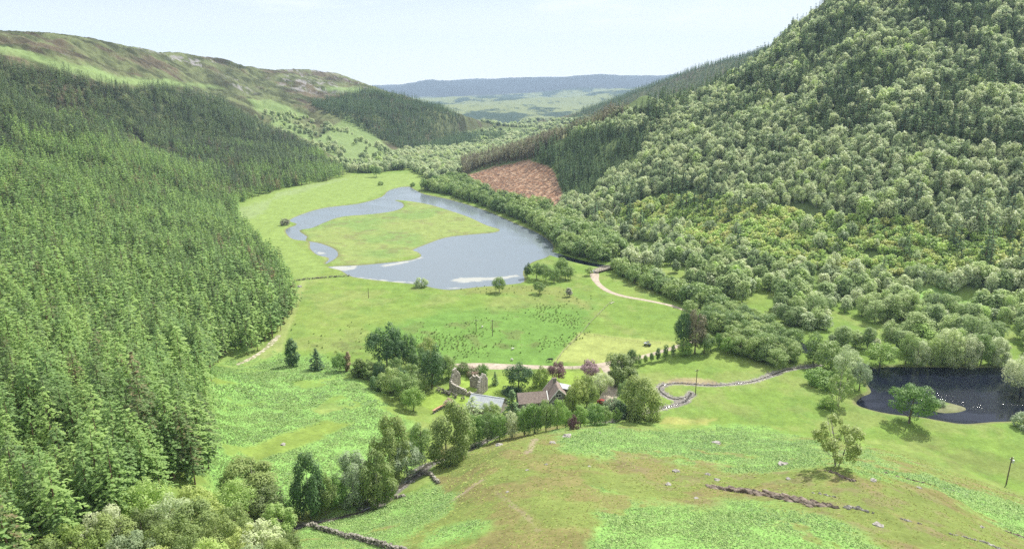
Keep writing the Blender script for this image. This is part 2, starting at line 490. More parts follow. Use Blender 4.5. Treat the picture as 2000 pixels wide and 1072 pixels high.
def simple_mat(name, c1, c2, scale=3.0, rough=0.85, bump=0.3, spec=0.3, metallic=0.0, lo=0.35, hi=0.65, detail=5):
    m, t, out = newmat(name)
    g = t.nodes.new('ShaderNodeNewGeometry')
    n = noise_node(t, scale, detail, 0.6, g.outputs['Position'])
    r = ramp(t, n.outputs['Fac'], [(lo, c1), (hi, c2)])
    b = t.nodes.new('ShaderNodeBsdfPrincipled')
    b.inputs['Roughness'].default_value = rough
    b.inputs['Specular IOR Level'].default_value = spec
    b.inputs['Metallic'].default_value = metallic
    t.links.new(r.outputs['Color'], b.inputs['Base Color'])
    if bump > 0:
        n2 = noise_node(t, scale * 4, 4, 0.6, g.outputs['Position'])
        bp = t.nodes.new('ShaderNodeBump'); bp.inputs['Strength'].default_value = bump; bp.inputs['Distance'].default_value = 0.1
        t.links.new(n2.outputs['Fac'], bp.inputs['Height']); t.links.new(bp.outputs['Normal'], b.inputs['Normal'])
    t.links.new(b.outputs['BSDF'], out.inputs['Surface'])
    return m

def leaf_mat(name, stops, trans=0.35, patch=0.02, rough=0.55, spec=0.35, gain=1.75):
    """foliage: each tree takes its own tone, leaves vary inside it, stands vary over the hill"""
    m, t, out = newmat(name)
    oi = t.nodes.new('ShaderNodeObjectInfo')
    g = t.nodes.new('ShaderNodeNewGeometry')
    pn = noise_node(t, patch, 3, 0.6, g.outputs['Position'])
    ln = noise_node(t, 1.3, 2, 0.6, g.outputs['Position'])
    a = t.nodes.new('ShaderNodeMath'); a.operation = 'MULTIPLY_ADD'
    t.links.new(oi.outputs['Random'], a.inputs[0]); a.inputs[1].default_value = 0.70
    b2 = t.nodes.new('ShaderNodeMath'); b2.operation = 'MULTIPLY_ADD'
    t.links.new(pn.outputs['Fac'], b2.inputs[0]); b2.inputs[1].default_value = 0.9
    b2.inputs[2].default_value = -0.50
    t.links.new(b2.outputs[0], a.inputs[2])
    c2 = t.nodes.new('ShaderNodeMath'); c2.operation = 'MULTIPLY_ADD'
    t.links.new(ln.outputs['Fac'], c2.inputs[0]); c2.inputs[1].default_value = 0.55
    t.links.new(a.outputs[0], c2.inputs[2])
    r = ramp(t, c2.outputs[0], [(q, tuple(min(0.6, c * gain) for c in col_)) for q, col_ in stops])
    b = t.nodes.new('ShaderNodeBsdfPrincipled')
    b.inputs['Roughness'].default_value = rough
    b.inputs['Specular IOR Level'].default_value = spec
    t.links.new(r.outputs['Color'], b.inputs['Base Color'])
    tr = t.nodes.new('ShaderNodeBsdfTranslucent')
    hs = t.nodes.new('ShaderNodeHueSaturation'); hs.inputs['Saturation'].default_value = 1.1; hs.inputs['Value'].default_value = 1.25
    t.links.new(r.outputs['Color'], hs.inputs['Color'])
    t.links.new(hs.outputs['Color'], tr.inputs['Color'])
    ms = t.nodes.new('ShaderNodeMixShader'); ms.inputs[0].default_value = trans
    t.links.new(b.outputs['BSDF'], ms.inputs[1]); t.links.new(tr.outputs['BSDF'], ms.inputs[2])
    t.links.new(ms.outputs['Shader'], out.inputs['Surface'])
    return m

BARK = simple_mat('bark', (0.09, 0.07, 0.05), (0.20, 0.17, 0.14), 2.0)
BIRCHBARK = simple_mat('birch_bark', (0.18, 0.16, 0.14), (0.50, 0.47, 0.43), 1.5)
PINEBARK = simple_mat('pine_bark', (0.13, 0.08, 0.055), (0.25, 0.17, 0.12), 2.0)
LEAF = {}
LEAF['pine'] = leaf_mat('pine_needles', [(0.14, (0.15, 0.12, 0.065)), (0.24, (0.075, 0.105, 0.042)), (0.48, (0.10, 0.158, 0.056)), (0.75, (0.145, 0.21, 0.068)), (1.0, (0.17, 0.23, 0.08))], 0.42, 0.013, 0.6, 0.2, 2.1)
LEAF['darkpine'] = leaf_mat('upper_pine_needles', [(0.05, (0.10, 0.085, 0.06)), (0.3, (0.055, 0.085, 0.045)), (0.6, (0.08, 0.12, 0.05)), (1.0, (0.13, 0.175, 0.065))], 0.3, 0.013, 0.6, 0.2, 1.8)
LEAF['spruce'] = leaf_mat('spruce_needles', [(0.1, (0.030, 0.055, 0.032)), (0.55, (0.052, 0.088, 0.042)), (1.0, (0.09, 0.13, 0.055))], 0.25, 0.02, 0.7, 0.08, 2.3)
LEAF['birch'] = leaf_mat('birch_leaves', [(0.05, (0.065, 0.09, 0.05)), (0.30, (0.135, 0.168, 0.09)), (0.5, (0.20, 0.235, 0.135)), (0.75, (0.232, 0.27, 0.16)), (1.0, (0.20, 0.262, 0.10))], 0.45, 0.02, 0.55, 0.3, 2.4)
LEAF['young'] = leaf_mat('young_birch_leaves', [(0.1, (0.11, 0.155, 0.055)), (0.5, (0.185, 0.245, 0.08)), (1.0, (0.26, 0.31, 0.11))], 0.45, 0.03, 0.5, 0.3, 2.4)
LEAF['alder'] = leaf_mat('alder_leaves', [(0.1, (0.06, 0.10, 0.036)), (0.5, (0.11, 0.16, 0.052)), (1.0, (0.175, 0.22, 0.08))], 0.38, 0.03, 0.55, 0.35, 2.1)
LEAF['bright'] = leaf_mat('bright_leaves', [(0.1, (0.07, 0.13, 0.035)), (0.5, (0.11, 0.185, 0.045)), (1.0, (0.165, 0.24, 0.06))], 0.35, 0.05)
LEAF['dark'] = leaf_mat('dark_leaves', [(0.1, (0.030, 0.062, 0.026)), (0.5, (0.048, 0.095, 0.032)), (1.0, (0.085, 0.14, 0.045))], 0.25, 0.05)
LEAF['olive'] = leaf_mat('olive_birch_leaves', [(0.1, (0.085, 0.115, 0.038)), (0.5, (0.12, 0.165, 0.05)), (1.0, (0.18, 0.22, 0.07))], 0.35, 0.05)
LEAF['riverbirch'] = leaf_mat('river_birch_leaves', [(0.1, (0.075, 0.11, 0.045)), (0.45, (0.125, 0.165, 0.07)), (0.8, (0.175, 0.21, 0.10)), (1.0, (0.17, 0.235, 0.07))], 0.45, 0.03, 0.6, 0.2, 2.45)
LEAF['silver'] = leaf_mat('willow_leaves', [(0.1, (0.12, 0.16, 0.10)), (0.5, (0.165, 0.21, 0.12)), (1.0, (0.22, 0.27, 0.165))], 0.3, 0.05)
LEAF['copper'] = leaf_mat('copper_leaves', [(0.1, (0.055, 0.030, 0.032)), (0.5, (0.10, 0.055, 0.055)), (1.0, (0.17, 0.10, 0.10))], 0.25, 0.05)
LEAF['mauve'] = leaf_mat('mauve_leaves', [(0.1, (0.085, 0.055, 0.065)), (0.5, (0.15, 0.10, 0.115)), (1.0, (0.24, 0.17, 0.18))], 0.25, 0.05)
LEAF['golden'] = leaf_mat('golden_leaves', [(0.1, (0.12, 0.17, 0.045)), (0.5, (0.17, 0.225, 0.06)), (1.0, (0.24, 0.28, 0.09))], 0.35, 0.05)
LEAF['pinkish'] = leaf_mat('rhododendron_blossom', [(0.2, (0.09, 0.12, 0.05)), (0.45, (0.22, 0.14, 0.12)), (0.8, (0.42, 0.27, 0.25))], 0.2, 0.5)
LEAF['rust'] = leaf_mat('rusty_needles', [(0.1, (0.11, 0.09, 0.05)), (0.6, (0.16, 0.125, 0.07)), (1.0, (0.20, 0.16, 0.085))], 0.2, 0.05)
LEAF['bare'] = leaf_mat('grey_twigs', [(0.1, (0.10, 0.10, 0.075)), (0.6, (0.15, 0.15, 0.11)), (1.0, (0.20, 0.20, 0.15))], 0.1, 0.05)
LEAF['brownpine'] = leaf_mat('brown_pine_needles', [(0.1, (0.085, 0.075, 0.052)), (0.6, (0.115, 0.11, 0.065)), (1.0, (0.11, 0.13, 0.06))], 0.2, 0.02, 0.6, 0.2, 2.2)

# ------------------------------------------------------------------ ground sheet (one polar sheet to the horizon)
def build_axes():
    th = list(np.arange(-41.5, 41.5001, 0.082))
    left = list(np.concatenate([np.arange(-180, -60, 6.0), np.arange(-60, -44, 1.2), [-43, -42.2, -41.8]]))
    right = [-a for a in left[::-1]][:-1] if False else [-a for a in left[::-1]]
    th = np.radians(np.array(left + th + right[:-1]))
    rs = [2, 6, 12, 20, 30, 40, 48]
    r = 54.0
    while r < 11500:
        rs.append(r)
        r *= 1.0044 if r < 1700 else (1.0085 if r < 9500 else 1.03)
    return th, np.array(rs)

TH, RS = build_axes()
nt_, nr_ = len(TH), len(RS)
RR, TT = np.meshgrid(RS, TH, indexing='ij')
GX = RR * np.sin(TT); GY = RR * np.cos(TT)
GZ = hgt(GX, GY)
PXg, PYg, DEP = project(GX, GY, GZ)
DEP = np.where(GY > 0, DEP, 1e9)

# ---- zones, drawn as outlines on the ground
def zone(poly, lo=0, hi=1e8, soft=0.0):
    return inpoly(PXg, PYg, poly) & (DEP > lo) & (DEP < hi)

def soft_edge(poly, width, lo=0, hi=1e8, wob=1.0, seed=1, scale=12):
    """0..1 mask with a ragged border, width in picture units"""
    d = np.full(PXg.shape, 999.0)
    xs = [p[0] for p in poly]; ys = [p[1] for p in poly]
    m = (PXg > min(xs) - 60) & (PXg < max(xs) + 60) & (PYg > min(ys) - 60) & (PYg < max(ys) + 60) & (DEP > lo) & (DEP < hi)
    d[m] = sdist(PXg[m], PYg[m], poly)
    d = d + (vnoise(GX, GY, scale, seed, 5, 0.68) - 0.5) * 3.2 * wob * width
    return np.clip(0.5 - d / width, 0, 1)

def colmix(c, mask, new):
    new = np.array(new, float)
    if new.ndim == 1: new = new[None, None, :]
    return c * (1 - mask[..., None]) + new * mask[..., None]

N1 = vnoise(GX, GY, 45, 31, 5, 0.55); N2 = vnoise(GX, GY, 9, 32, 4, 0.6); N3 = vnoise(GX, GY, 160, 33, 4, 0.5); N4 = vnoise(GX, GY, 3, 34, 3, 0.6)
A = np.array
MEADOW = A((0.145, 0.225, 0.048)); MEADOW2 = A((0.178, 0.245, 0.06)); LUSH = A((0.122, 0.225, 0.05))
HEATH = A((0.178, 0.168, 0.066)); HEATHG = A((0.150, 0.192, 0.054)); HEATHB = A((0.158, 0.132, 0.075))
BRACK = A((0.125, 0.225, 0.06)); MOOR = A((0.080, 0.066, 0.042)); MOORG = A((0.085, 0.10, 0.044)); ROCK = A((0.24, 0.23, 0.23))
WOODF = A((0.085, 0.125, 0.045)); TRACKC = A((0.46, 0.38, 0.29))
col = np.ones(GX.shape + (3,)) * MEADOW
col = colmix(col, smooth(0.35, 0.7, N1), MEADOW2)
NG = vnoise(GX, GY, 18, 37, 5, 0.62)
col = colmix(col, smooth(0.52, 0.66, NG) * 0.45, A((0.21, 0.235, 0.085)))
col = colmix(col, smooth(0.54, 0.68, vnoise(GX, GY, 7, 38, 4, 0.6)) * 0.35, A((0.115, 0.20, 0.05)))
# rough hill ground everywhere above the valley floor
hill = smooth(3, 9, GZ) * (RR > 350)
mo = MOOR[None, None] * (1 - smooth(0.34, 0.56, N1)[..., None]) + MOORG[None, None] * smooth(0.34, 0.56, N1)[..., None]
col = colmix(col, hill, mo)
col = colmix(col, hill * smooth(0.58, 0.66, N3) * 0.7, MOORG * 1.15)
# right side: woodland floor
col = colmix(col, ((GX > -60) & (RR > 250) & (RR < 1200)) * hill * 0.8, WOODF * 1.3)
# valley bottom far up: scrubby
farv = smooth(1000, 1200, RR) * (1 - hill)
col = colmix(col, farv * 0.8, A((0.12, 0.17, 0.075)))
# far plain and mountain
fp = smooth(2000, 2600, RR)
pn_ = smooth(0.46, 0.56, vnoise(GX, GY * 0.3, 240, 41, 6, 0.68))[..., None]; pl = A((0.17, 0.20, 0.09))[None, None] * (1 - pn_) + A((0.03, 0.055, 0.035))[None, None] * pn_
col = colmix(col, fp, pl)
col = colmix(col, smooth(7600, 8300, RR), A((0.035, 0.04, 0.05)))
rn_ = vnoise(GX, GY, 28, 57, 6, 0.72); hl_ = hill * (GX < -100) * (RR > 500) * (RR < 3000)
col = col * (1 + hl_[..., None] * (np.clip((rn_ - 0.5) * 3.8, -0.5, 0.5))[..., None])
# bare rock on the left ridge
rk = smooth(0.56, 0.62, vnoise(GX, GY, 16, 51, 5, 0.7)) * smooth(0.47, 0.58, vnoise(GX, GY, 190, 52, 3, 0.5)) * smooth(80, 110, GZ) * (GX < -150) * (RR < 3000) * (PXg > 120)
col = colmix(col, rk * 0.85, ROCK)
# bright grass streaks along the upper left edge of the plantation
for poly in ([(-60, 78), (60, 100), (130, 124), (240, 150), (330, 158), (330, 170), (230, 165), (120, 140), (40, 112), (-60, 100)],
             [(150, 118), (200, 136), (230, 152), (215, 156), (180, 138)], [(320, 156), (420, 168), (440, 174), (330, 166)],
             [(480, 190), (560, 205), (600, 225), (560, 235), (500, 215)], [(640, 170), (710, 172), (700, 182), (620, 176)],
             [(620, 270), (680, 225), (700, 240), (760, 290), (840, 318), (700, 335), (640, 300), (560, 255), (520, 245), (540, 225)]):
    col = colmix(col, soft_edge(poly, 5, 500, 1700, 0.9, 61, 40) * 0.75, A((0.19, 0.27, 0.10)))
# flat lake meadows: yellower; the island
col = colmix(col, soft_edge([(450, 405), (560, 366), (690, 343), (830, 335), (830, 362), (760, 372), (700, 398), (565, 430), (560, 460), (640, 520), (590, 560), (540, 500), (450, 430)], 6, 0, 1200), A((0.195, 0.27, 0.075)))
col = colmix(col, soft_edge([(455, 408), (500, 398), (600, 372), (680, 348), (600, 362), (540, 378), (520, 410), (500, 425), (460, 430)], 5, 500, 1200, .8, 5) * 0.6, A((0.22, 0.28, 0.13)))
isl = soft_edge([(590, 452), (640, 428), (790, 408), (795, 392), (850, 398), (980, 440), (975, 455), (830, 480), (810, 500), (700, 520), (640, 515)], 4, 350, 900)
ic = A((0.165, 0.245, 0.075))[None, None] * (1 - smooth(0.4, 0.62, N1)[..., None]) + A((0.21, 0.265, 0.085))[None, None] * smooth(0.4, 0.62, N1)[..., None]
col = col * (1 - isl[..., None]) + ic * isl[..., None]
col = colmix(col, isl * smooth(0.55, 0.72, N2) * 0.5, A((0.15, 0.14, 0.07)))
# lush field in the middle, with rushy ground
col = colmix(col, soft_edge([(900, 600), (1160, 600), (1120, 690), (1090, 720), (870, 718), (760, 680), (720, 640)], 18, 0, 500, .7, 3, 20) * 0.9, LUSH)
col = colmix(col, soft_edge([(1130, 650), (1280, 665), (1370, 670), (1250, 700), (1150, 712), (1080, 706)], 5, 0, 400, .5, 4, 12) * 0.9, A((0.27, 0.31, 0.10)))
rush = soft_edge([(560, 650), (760, 640), (900, 630), (1060, 590), (1160, 590), (1120, 650), (980, 700), (880, 712), (700, 690)], 30, 0, 500, 1, 6, 25)
col = colmix(col, rush * smooth(0.56, 0.68, N2) * 0.55, A((0.115, 0.125, 0.05)))
col = colmix(col, soft_edge([(860, 560), (1010, 556), (1090, 560), (1160, 600), (1150, 606), (1080, 580), (1000, 574), (900, 570)], 7, 0, 500, 1, 7) * 0.55, A((0.20, 0.20, 0.075)))
col = colmix(col, soft_edge([(535, 665), (560, 600), (592, 545), (600, 550), (575, 620), (550, 690), (500, 705)], 6, 0, 600, .7, 8) * 0.5, A((0.30, 0.33, 0.13)))
# bracken ground and heath: the near hill
near = smooth(3.0, 6.0, GZ) * (RR < 260)
hh = HEATH[None, None] * (1 - smooth(0.38, 0.55, N2)[..., None]) + HEATHG[None, None] * smooth(0.38, 0.55, N2)[..., None]
hh = hh * (1 - (smooth(0.52, 0.68, N4) * smooth(0.4, 0.6, N1))[..., None] * 0.6) + HEATHB[None, None] * (smooth(0.52, 0.68, N4) * smooth(0.4, 0.6, N1))[..., None] * 0.6
kn = near * ((PXg > 850) | (PYg > 990))
col = colmix(col, kn, hh)
BRACKEN = {
 'left_slope': ([(392, 712), (470, 700), (560, 693), (640, 712), (700, 735), (740, 770), (790, 810), (830, 850), (800, 900), (700, 970), (560, 1000), (420, 1000), (400, 850)], 100, 340),
 'burn_bank': ([(560, 1045), (640, 1005), (760, 985), (850, 942), (885, 970), (880, 1000), (820, 1040), (760, 1075), (560, 1080)], 60, 200),
 'strip': ([(830, 1040), (900, 1010), (968, 1012), (960, 1030), (880, 1050), (830, 1066)], 60, 200),
 'knoll_front': ([(1155, 955), (1200, 962), (1280, 985), (1400, 988), (1500, 990), (1600, 1010), (1700, 1050), (1900, 1180), (1700, 1300), (1300, 1300), (1150, 1060), (1200, 1020)], 40, 200),
 'knoll_back': ([(1090, 850), (1200, 835), (1400, 835), (1560, 862), (1640, 890), (1560, 905), (1440, 912), (1300, 905), (1200, 885), (1110, 875)], 80, 260),
 'right_fringe': ([(1640, 890), (1700, 885), (1790, 915), (1900, 950), (2100, 1010), (2300, 1100), (2150, 1120), (1990, 1050), (1900, 1000), (1780, 945), (1690, 915)], 60, 240),
 'far_clearing': ([(1780, 570), (1860, 575), (1900, 600), (1830, 610), (1780, 590)], 250, 420),
}
bm_ = np.zeros(GX.shape)
for k, (poly, lo, hi) in BRACKEN.items():
    bm_ = np.maximum(bm_, soft_edge(poly, 26, lo, hi, 0.9, 71, 13))
gap = np.maximum(soft_edge([(470, 880), (560, 845), (640, 822), (690, 826), (640, 850), (560, 885), (500, 905)], 8, 100, 300, .8, 72),
                 soft_edge([(400, 735), (440, 740), (470, 750), (420, 752)], 5, 100, 300, .8, 73))
bm_ = bm_ * (1 - gap)
bm_ = bm_ * (1 - 0.9 * smooth(0.60, 0.68, vnoise(GX, GY, 14, 75, 5, 0.65)))
BM = bm_
col = colmix(col, BM, BRACK * 1.5)
col = colmix(col, gap * 0.75, A((0.165, 0.23, 0.05)))
# bright turf round the house and yellow-green lawn
col = colmix(col, soft_edge([(840, 800), (800, 780), (860, 760), (900, 740), (980, 728), (1080, 725), (1180, 730), (1200, 760), (1000, 790)], 6, 150, 330) * 0.8, A((0.22, 0.32, 0.06)))
yg = soft_edge([(1140, 440), (1250, 400), (1400, 385), (1600, 430), (1800, 440), (2400, 460), (2400, 560), (1900, 560), (1650, 550), (1500, 530), (1350, 490), (1200, 470)], 20, 240, 560)
col = colmix(col, yg * 0.8, A((0.15, 0.21, 0.07)))
# bare tracks on the heath, stone edges
for pts, wd in ([(1030, 885), (1040, 868), (1044, 858)], 0.8), ([(885, 975), (915, 955), (940, 938)], 1.2), ([(970, 960), (1000, 985), (1030, 1010), (1052, 1035)], 0.5):
    wpts = [tuple(ground_at(a, b)[0][:2]) for a, b in pts]
    m = RR < 260
    d = np.full(GX.shape, 99.0); d[m] = polydist(GX[m], GY[m], wpts, False)
    col = colmix(col, smooth(wd * 1.3, wd * 0.3, d + (N4 - .5) * 1.6) * (0.7 if wd > 0.6 else 0.35), A((0.28, 0.22, 0.165)))
# felled area
fell = soft_edge([(905, 345), (960, 328), (1035, 314), (1080, 330), (1100, 380), (1085, 402), (1020, 395), (960, 378), (925, 365)], 4, 480, 860, .8, 81)
fc = A((0.26, 0.145, 0.085))[None, None] * (1 - smooth(0.4, 0.65, N4)[..., None]) + A((0.36, 0.25, 0.17))[None, None] * smooth(0.4, 0.65, N4)[..., None]
FELL = fell
col = col * (1 - fell[..., None]) + fc * fell[..., None]
# moorland saddle on the right
col = colmix(col, soft_edge([(1040, 275), (1130, 245), (1290, 205), (1400, 180), (1400, 215), (1200, 262), (1080, 290)], 5, 1000, 1700, .8, 82, 60), A((0.20, 0.21, 0.09)))
# stony burn bed and shores
bd = np.full(GX.shape, 99.0); m = (RR > 180) & (RR < 420) & (GX > 20); bd[m] = polydist(GX[m], GY[m], BURNW, False)
bd2 = np.full(GX.shape, 99.0); m = (RR < 270); bd2[m] = polydist(GX[m], GY[m], BURNW2, False)
st = smooth(2.0, 1.1, bd + (N4 - .5) * 2)
sc_ = A((0.27, 0.255, 0.22))[None, None] * (0.6 + 0.8 * N4[..., None])
col = col * (1 - st[..., None]) + sc_ * st[..., None]
st2 = smooth(2.2, 1.2, bd2 + (N4 - .5) * 2)
col = col * (1 - st2[..., None]) + sc_ * 0.5 * st2[..., None]
sx = np.full(GX.shape, 99.0); m = (RR > 180) & (RR < 900) & (GZ < 1.5); xx, yy = GX[m], GY[m]
sx[m] = np.minimum(sdist(xx, yy, LOCHW), np.maximum(sdist(xx, yy, PONDW), -sdist(xx, yy, ISLET)))
col = colmix(col, smooth(1.6, 0.4, sx) * 0.6, A((0.17, 0.15, 0.09)))
isg = soft_edge([(1835, 790), (1870, 790), (1890, 800), (1830, 806)], 3, 180, 260); col = colmix(col, isg * 0.7, A((0.20, 0.19, 0.13)))
col = colmix(col, soft_edge([(1320, 738), (1400, 742), (1410, 750), (1330, 752), (1290, 745)], 5, 180, 300, .8, 84, 6) * 0.7, A((0.34, 0.27, 0.17)))
col = colmix(col, soft_edge([(1300, 815), (1400, 818), (1380, 828), (1290, 826)], 5, 150, 300, .8, 85, 6) * 0.5, A((0.36, 0.32, 0.12)))
# dull hummocky strip by the right hand pole
col = colmix(col, soft_edge([(1770, 860), (1900, 880), (2010, 905), (2010, 945), (1930, 930), (1830, 890)], 14, 120, 260, 1.2, 86, 7) * 0.5, A((0.15, 0.16, 0.06)))
col = col * (0.86 + 0.28 * N4[..., None]) * (0.93 + 0.14 * N2[..., None])
# close the middle with a fan
V = np.stack([GX, GY, GZ], -1).reshape(-1, 3)
i0 = np.arange(nr_ - 1)[:, None] * nt_; j = np.arange(nt_)[None, :]; j1 = (j + 1) % nt_
Q = np.stack([i0 + j, i0 + j1, i0 + nt_ + j1, i0 + nt_ + j], -1).reshape(-1, 4)[:, ::-1]

GROUND, t_, out_ = newmat('hillside_and_meadow')
at_ = t_.nodes.new('ShaderNodeAttribute'); at_.attribute_name = 'turf'
g_ = t_.nodes.new('ShaderNodeNewGeometry')
n1 = noise_node(t_, 1.1, 6, 0.7, g_.outputs['Position'])
n2 = noise_node(t_, 0.16, 5, 0.65, g_.outputs['Position'])
ml = t_.nodes.new('ShaderNodeMath'); ml.operation = 'MULTIPLY_ADD'; t_.links.new(n1.outputs['Fac'], ml.inputs[0]); ml.inputs[1].default_value = 1.1; ml.inputs[2].default_value = 0.45
ml2 = t_.nodes.new('ShaderNodeMath'); ml2.operation = 'MULTIPLY_ADD'; t_.links.new(n2.outputs['Fac'], ml2.inputs[0]); ml2.inputs[1].default_value = 0.8; ml2.inputs[2].default_value = 0.60
mm_ = t_.nodes.new('ShaderNodeMath'); mm_.operation = 'MULTIPLY'; t_.links.new(ml.outputs[0], mm_.inputs[0]); t_.links.new(ml2.outputs[0], mm_.inputs[1])
vm = t_.nodes.new('ShaderNodeVectorMath'); vm.operation = 'SCALE'
t_.links.new(at_.outputs['Color'], vm.inputs[0]); t_.links.new(mm_.outputs[0], vm.inputs['Scale'])
b_ = t_.nodes.new('ShaderNodeBsdfPrincipled'); b_.inputs['Roughness'].default_value = 0.95; b_.inputs['Specular IOR Level'].default_value = 0.08
t_.links.new(vm.outputs['Vector'], b_.inputs['Base Color'])
bp_ = t_.nodes.new('ShaderNodeBump'); bp_.inputs['Strength'].default_value = 0.5; bp_.inputs['Distance'].default_value = 0.35
t_.links.new(n1.outputs['Fac'], bp_.inputs['Height']); t_.links.new(bp_.outputs['Normal'], b_.inputs['Normal'])
t_.links.new(b_.outputs['BSDF'], out_.inputs['Surface'])
gm = npmesh('ground', V, Q, [GROUND], smoothf=True)
ca = gm.color_attributes.new('turf', 'FLOAT_COLOR', 'POINT')
cc = np.ones((len(V), 4), np.float32); cc[:, :3] = col.reshape(-1, 3)
ca.data.foreach_set('color', cc.ravel())
ground = link(bpy.data.objects.new('ground', gm)); ground['kind'] = 'structure'

# ------------------------------------------------------------------ water
def water_mat(name, deep, painted_sheen=False, rough=0.06, bumpd=0.05, wscale=0.9):
    m, t, out = newmat(name)
    g = t.nodes.new('ShaderNodeNewGeometry')
    mpn = t.nodes.new('ShaderNodeMapping'); mpn.inputs['Scale'].default_value = (1, 1.6, 1); mpn.inputs['Rotation'].default_value = (0, 0, 0.5)
    t.links.new(g.outputs['Position'], mpn.inputs['Vector'])
    n = noise_node(t, wscale, 4, 0.7, mpn.outputs['Vector'])
    big = noise_node(t, 0.035, 3, 0.6, mpn.outputs['Vector'], 0.6)
    b = t.nodes.new('ShaderNodeBsdfPrincipled')
    b.inputs['Base Color'].default_value = (*deep, 1)
    b.inputs['IOR'].default_value = 1.33
    b.inputs['Specular IOR Level'].default_value = 0.5
    rr = t.nodes.new('ShaderNodeMapRange'); rr.inputs['From Min'].default_value = 0.35; rr.inputs['From Max'].default_value = 0.7
    rr.inputs['To Min'].default_value = rough; rr.inputs['To Max'].default_value = rough * 3
    t.links.new(big.outputs['Fac'], rr.inputs['Value']); t.links.new(rr.outputs['Result'], b.inputs['Roughness'])
    bp = t.nodes.new('ShaderNodeBump'); bp.inputs['Distance'].default_value = bumpd
    sm = t.nodes.new('ShaderNodeMapRange'); sm.inputs['From Min'].default_value = 0.35; sm.inputs['From Max'].default_value = 0.65
    sm.inputs['To Min'].default_value = 0.25 if painted_sheen else 0.04; sm.inputs['To Max'].default_value = 1.0
    if not painted_sheen: sm.inputs['From Min'].default_value = 0.5; b.inputs['Specular IOR Level'].default_value = 0.4
    t.links.new(big.outputs['Fac'], sm.inputs['Value']); t.links.new(sm.outputs['Result'], bp.inputs['Strength'])
    t.links.new(n.outputs['Fac'], bp.inputs['Height']); t.links.new(bp.outputs['Normal'], b.inputs['Normal'])
    t.links.new(b.outputs['BSDF'], out.inputs['Surface'])
    if painted_sheen:  # pale wind ripples and sky reflection, painted in as a diffuse colour
        at = t.nodes.new('ShaderNodeAttribute'); at.attribute_name = 'sheen_mask'
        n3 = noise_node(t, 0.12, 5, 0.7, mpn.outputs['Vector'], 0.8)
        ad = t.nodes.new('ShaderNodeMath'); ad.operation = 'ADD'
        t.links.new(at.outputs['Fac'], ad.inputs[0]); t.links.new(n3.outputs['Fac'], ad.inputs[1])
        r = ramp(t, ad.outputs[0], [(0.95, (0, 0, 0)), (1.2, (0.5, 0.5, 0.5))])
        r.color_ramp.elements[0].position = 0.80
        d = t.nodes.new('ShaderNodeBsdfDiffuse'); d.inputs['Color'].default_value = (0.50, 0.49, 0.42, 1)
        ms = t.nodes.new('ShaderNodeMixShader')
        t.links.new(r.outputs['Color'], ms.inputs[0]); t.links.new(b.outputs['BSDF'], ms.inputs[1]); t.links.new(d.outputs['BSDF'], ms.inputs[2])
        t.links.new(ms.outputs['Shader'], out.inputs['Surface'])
    return m

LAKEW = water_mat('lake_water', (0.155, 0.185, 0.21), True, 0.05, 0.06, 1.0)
PONDM = water_mat('dark_water', (0.007, 0.009, 0.018), False, 0.03, 0.075, 3.6)
BURNM = water_mat('stream_water', (0.05, 0.045, 0.035), False, 0.08, 0.08, 3.0)

def grid_sheet(name, xr, yr, step, z, mat, attr=None):
    xs = np.arange(xr[0], xr[1], step); ys = np.arange(yr[0], yr[1], step)
    X, Y = np.meshgrid(xs, ys, indexing='ij')
    V = np.stack([X, Y, np.full(X.shape, z)], -1).reshape(-1, 3)
    n, m = X.shape
    a = (np.arange(n - 1)[:, None] * m + np.arange(m - 1)[None]).ravel()
    Q = np.stack([a, a + m, a + m + 1, a + 1], -1)
    return X, Y, V, Q

X_, Y_, V_, Q_ = grid_sheet('lake', (-270, 75), (340, 760), 3.0, -0.05, LAKEW)
cen = V_[Q_].mean(1)
keep = sdist(cen[:, 0], cen[:, 1], LOCHW) < 7
Q_ = Q_[keep]
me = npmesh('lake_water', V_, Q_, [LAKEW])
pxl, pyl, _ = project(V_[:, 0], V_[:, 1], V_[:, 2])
sh = np.zeros(len(V_))  # weight of the painted reflection streaks, per vertex
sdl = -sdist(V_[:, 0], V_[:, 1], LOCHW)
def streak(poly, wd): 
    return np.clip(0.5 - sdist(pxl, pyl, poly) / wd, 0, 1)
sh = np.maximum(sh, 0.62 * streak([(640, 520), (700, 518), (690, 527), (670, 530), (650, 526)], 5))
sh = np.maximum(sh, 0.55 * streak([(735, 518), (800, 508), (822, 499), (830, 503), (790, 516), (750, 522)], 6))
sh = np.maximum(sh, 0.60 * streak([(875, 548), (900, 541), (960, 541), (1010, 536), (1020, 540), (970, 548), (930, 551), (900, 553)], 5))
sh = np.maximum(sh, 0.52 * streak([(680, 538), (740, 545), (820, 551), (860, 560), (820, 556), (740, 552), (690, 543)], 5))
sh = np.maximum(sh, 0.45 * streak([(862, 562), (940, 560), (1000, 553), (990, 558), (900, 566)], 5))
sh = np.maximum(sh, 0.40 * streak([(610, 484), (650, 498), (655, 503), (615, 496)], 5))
at = me.attributes.new('sheen_mask', 'FLOAT', 'POINT'); at.data.foreach_set('value', sh.astype(np.float32))
o = link(bpy.data.objects.new('lake_water', me)); o['kind'] = 'structure'

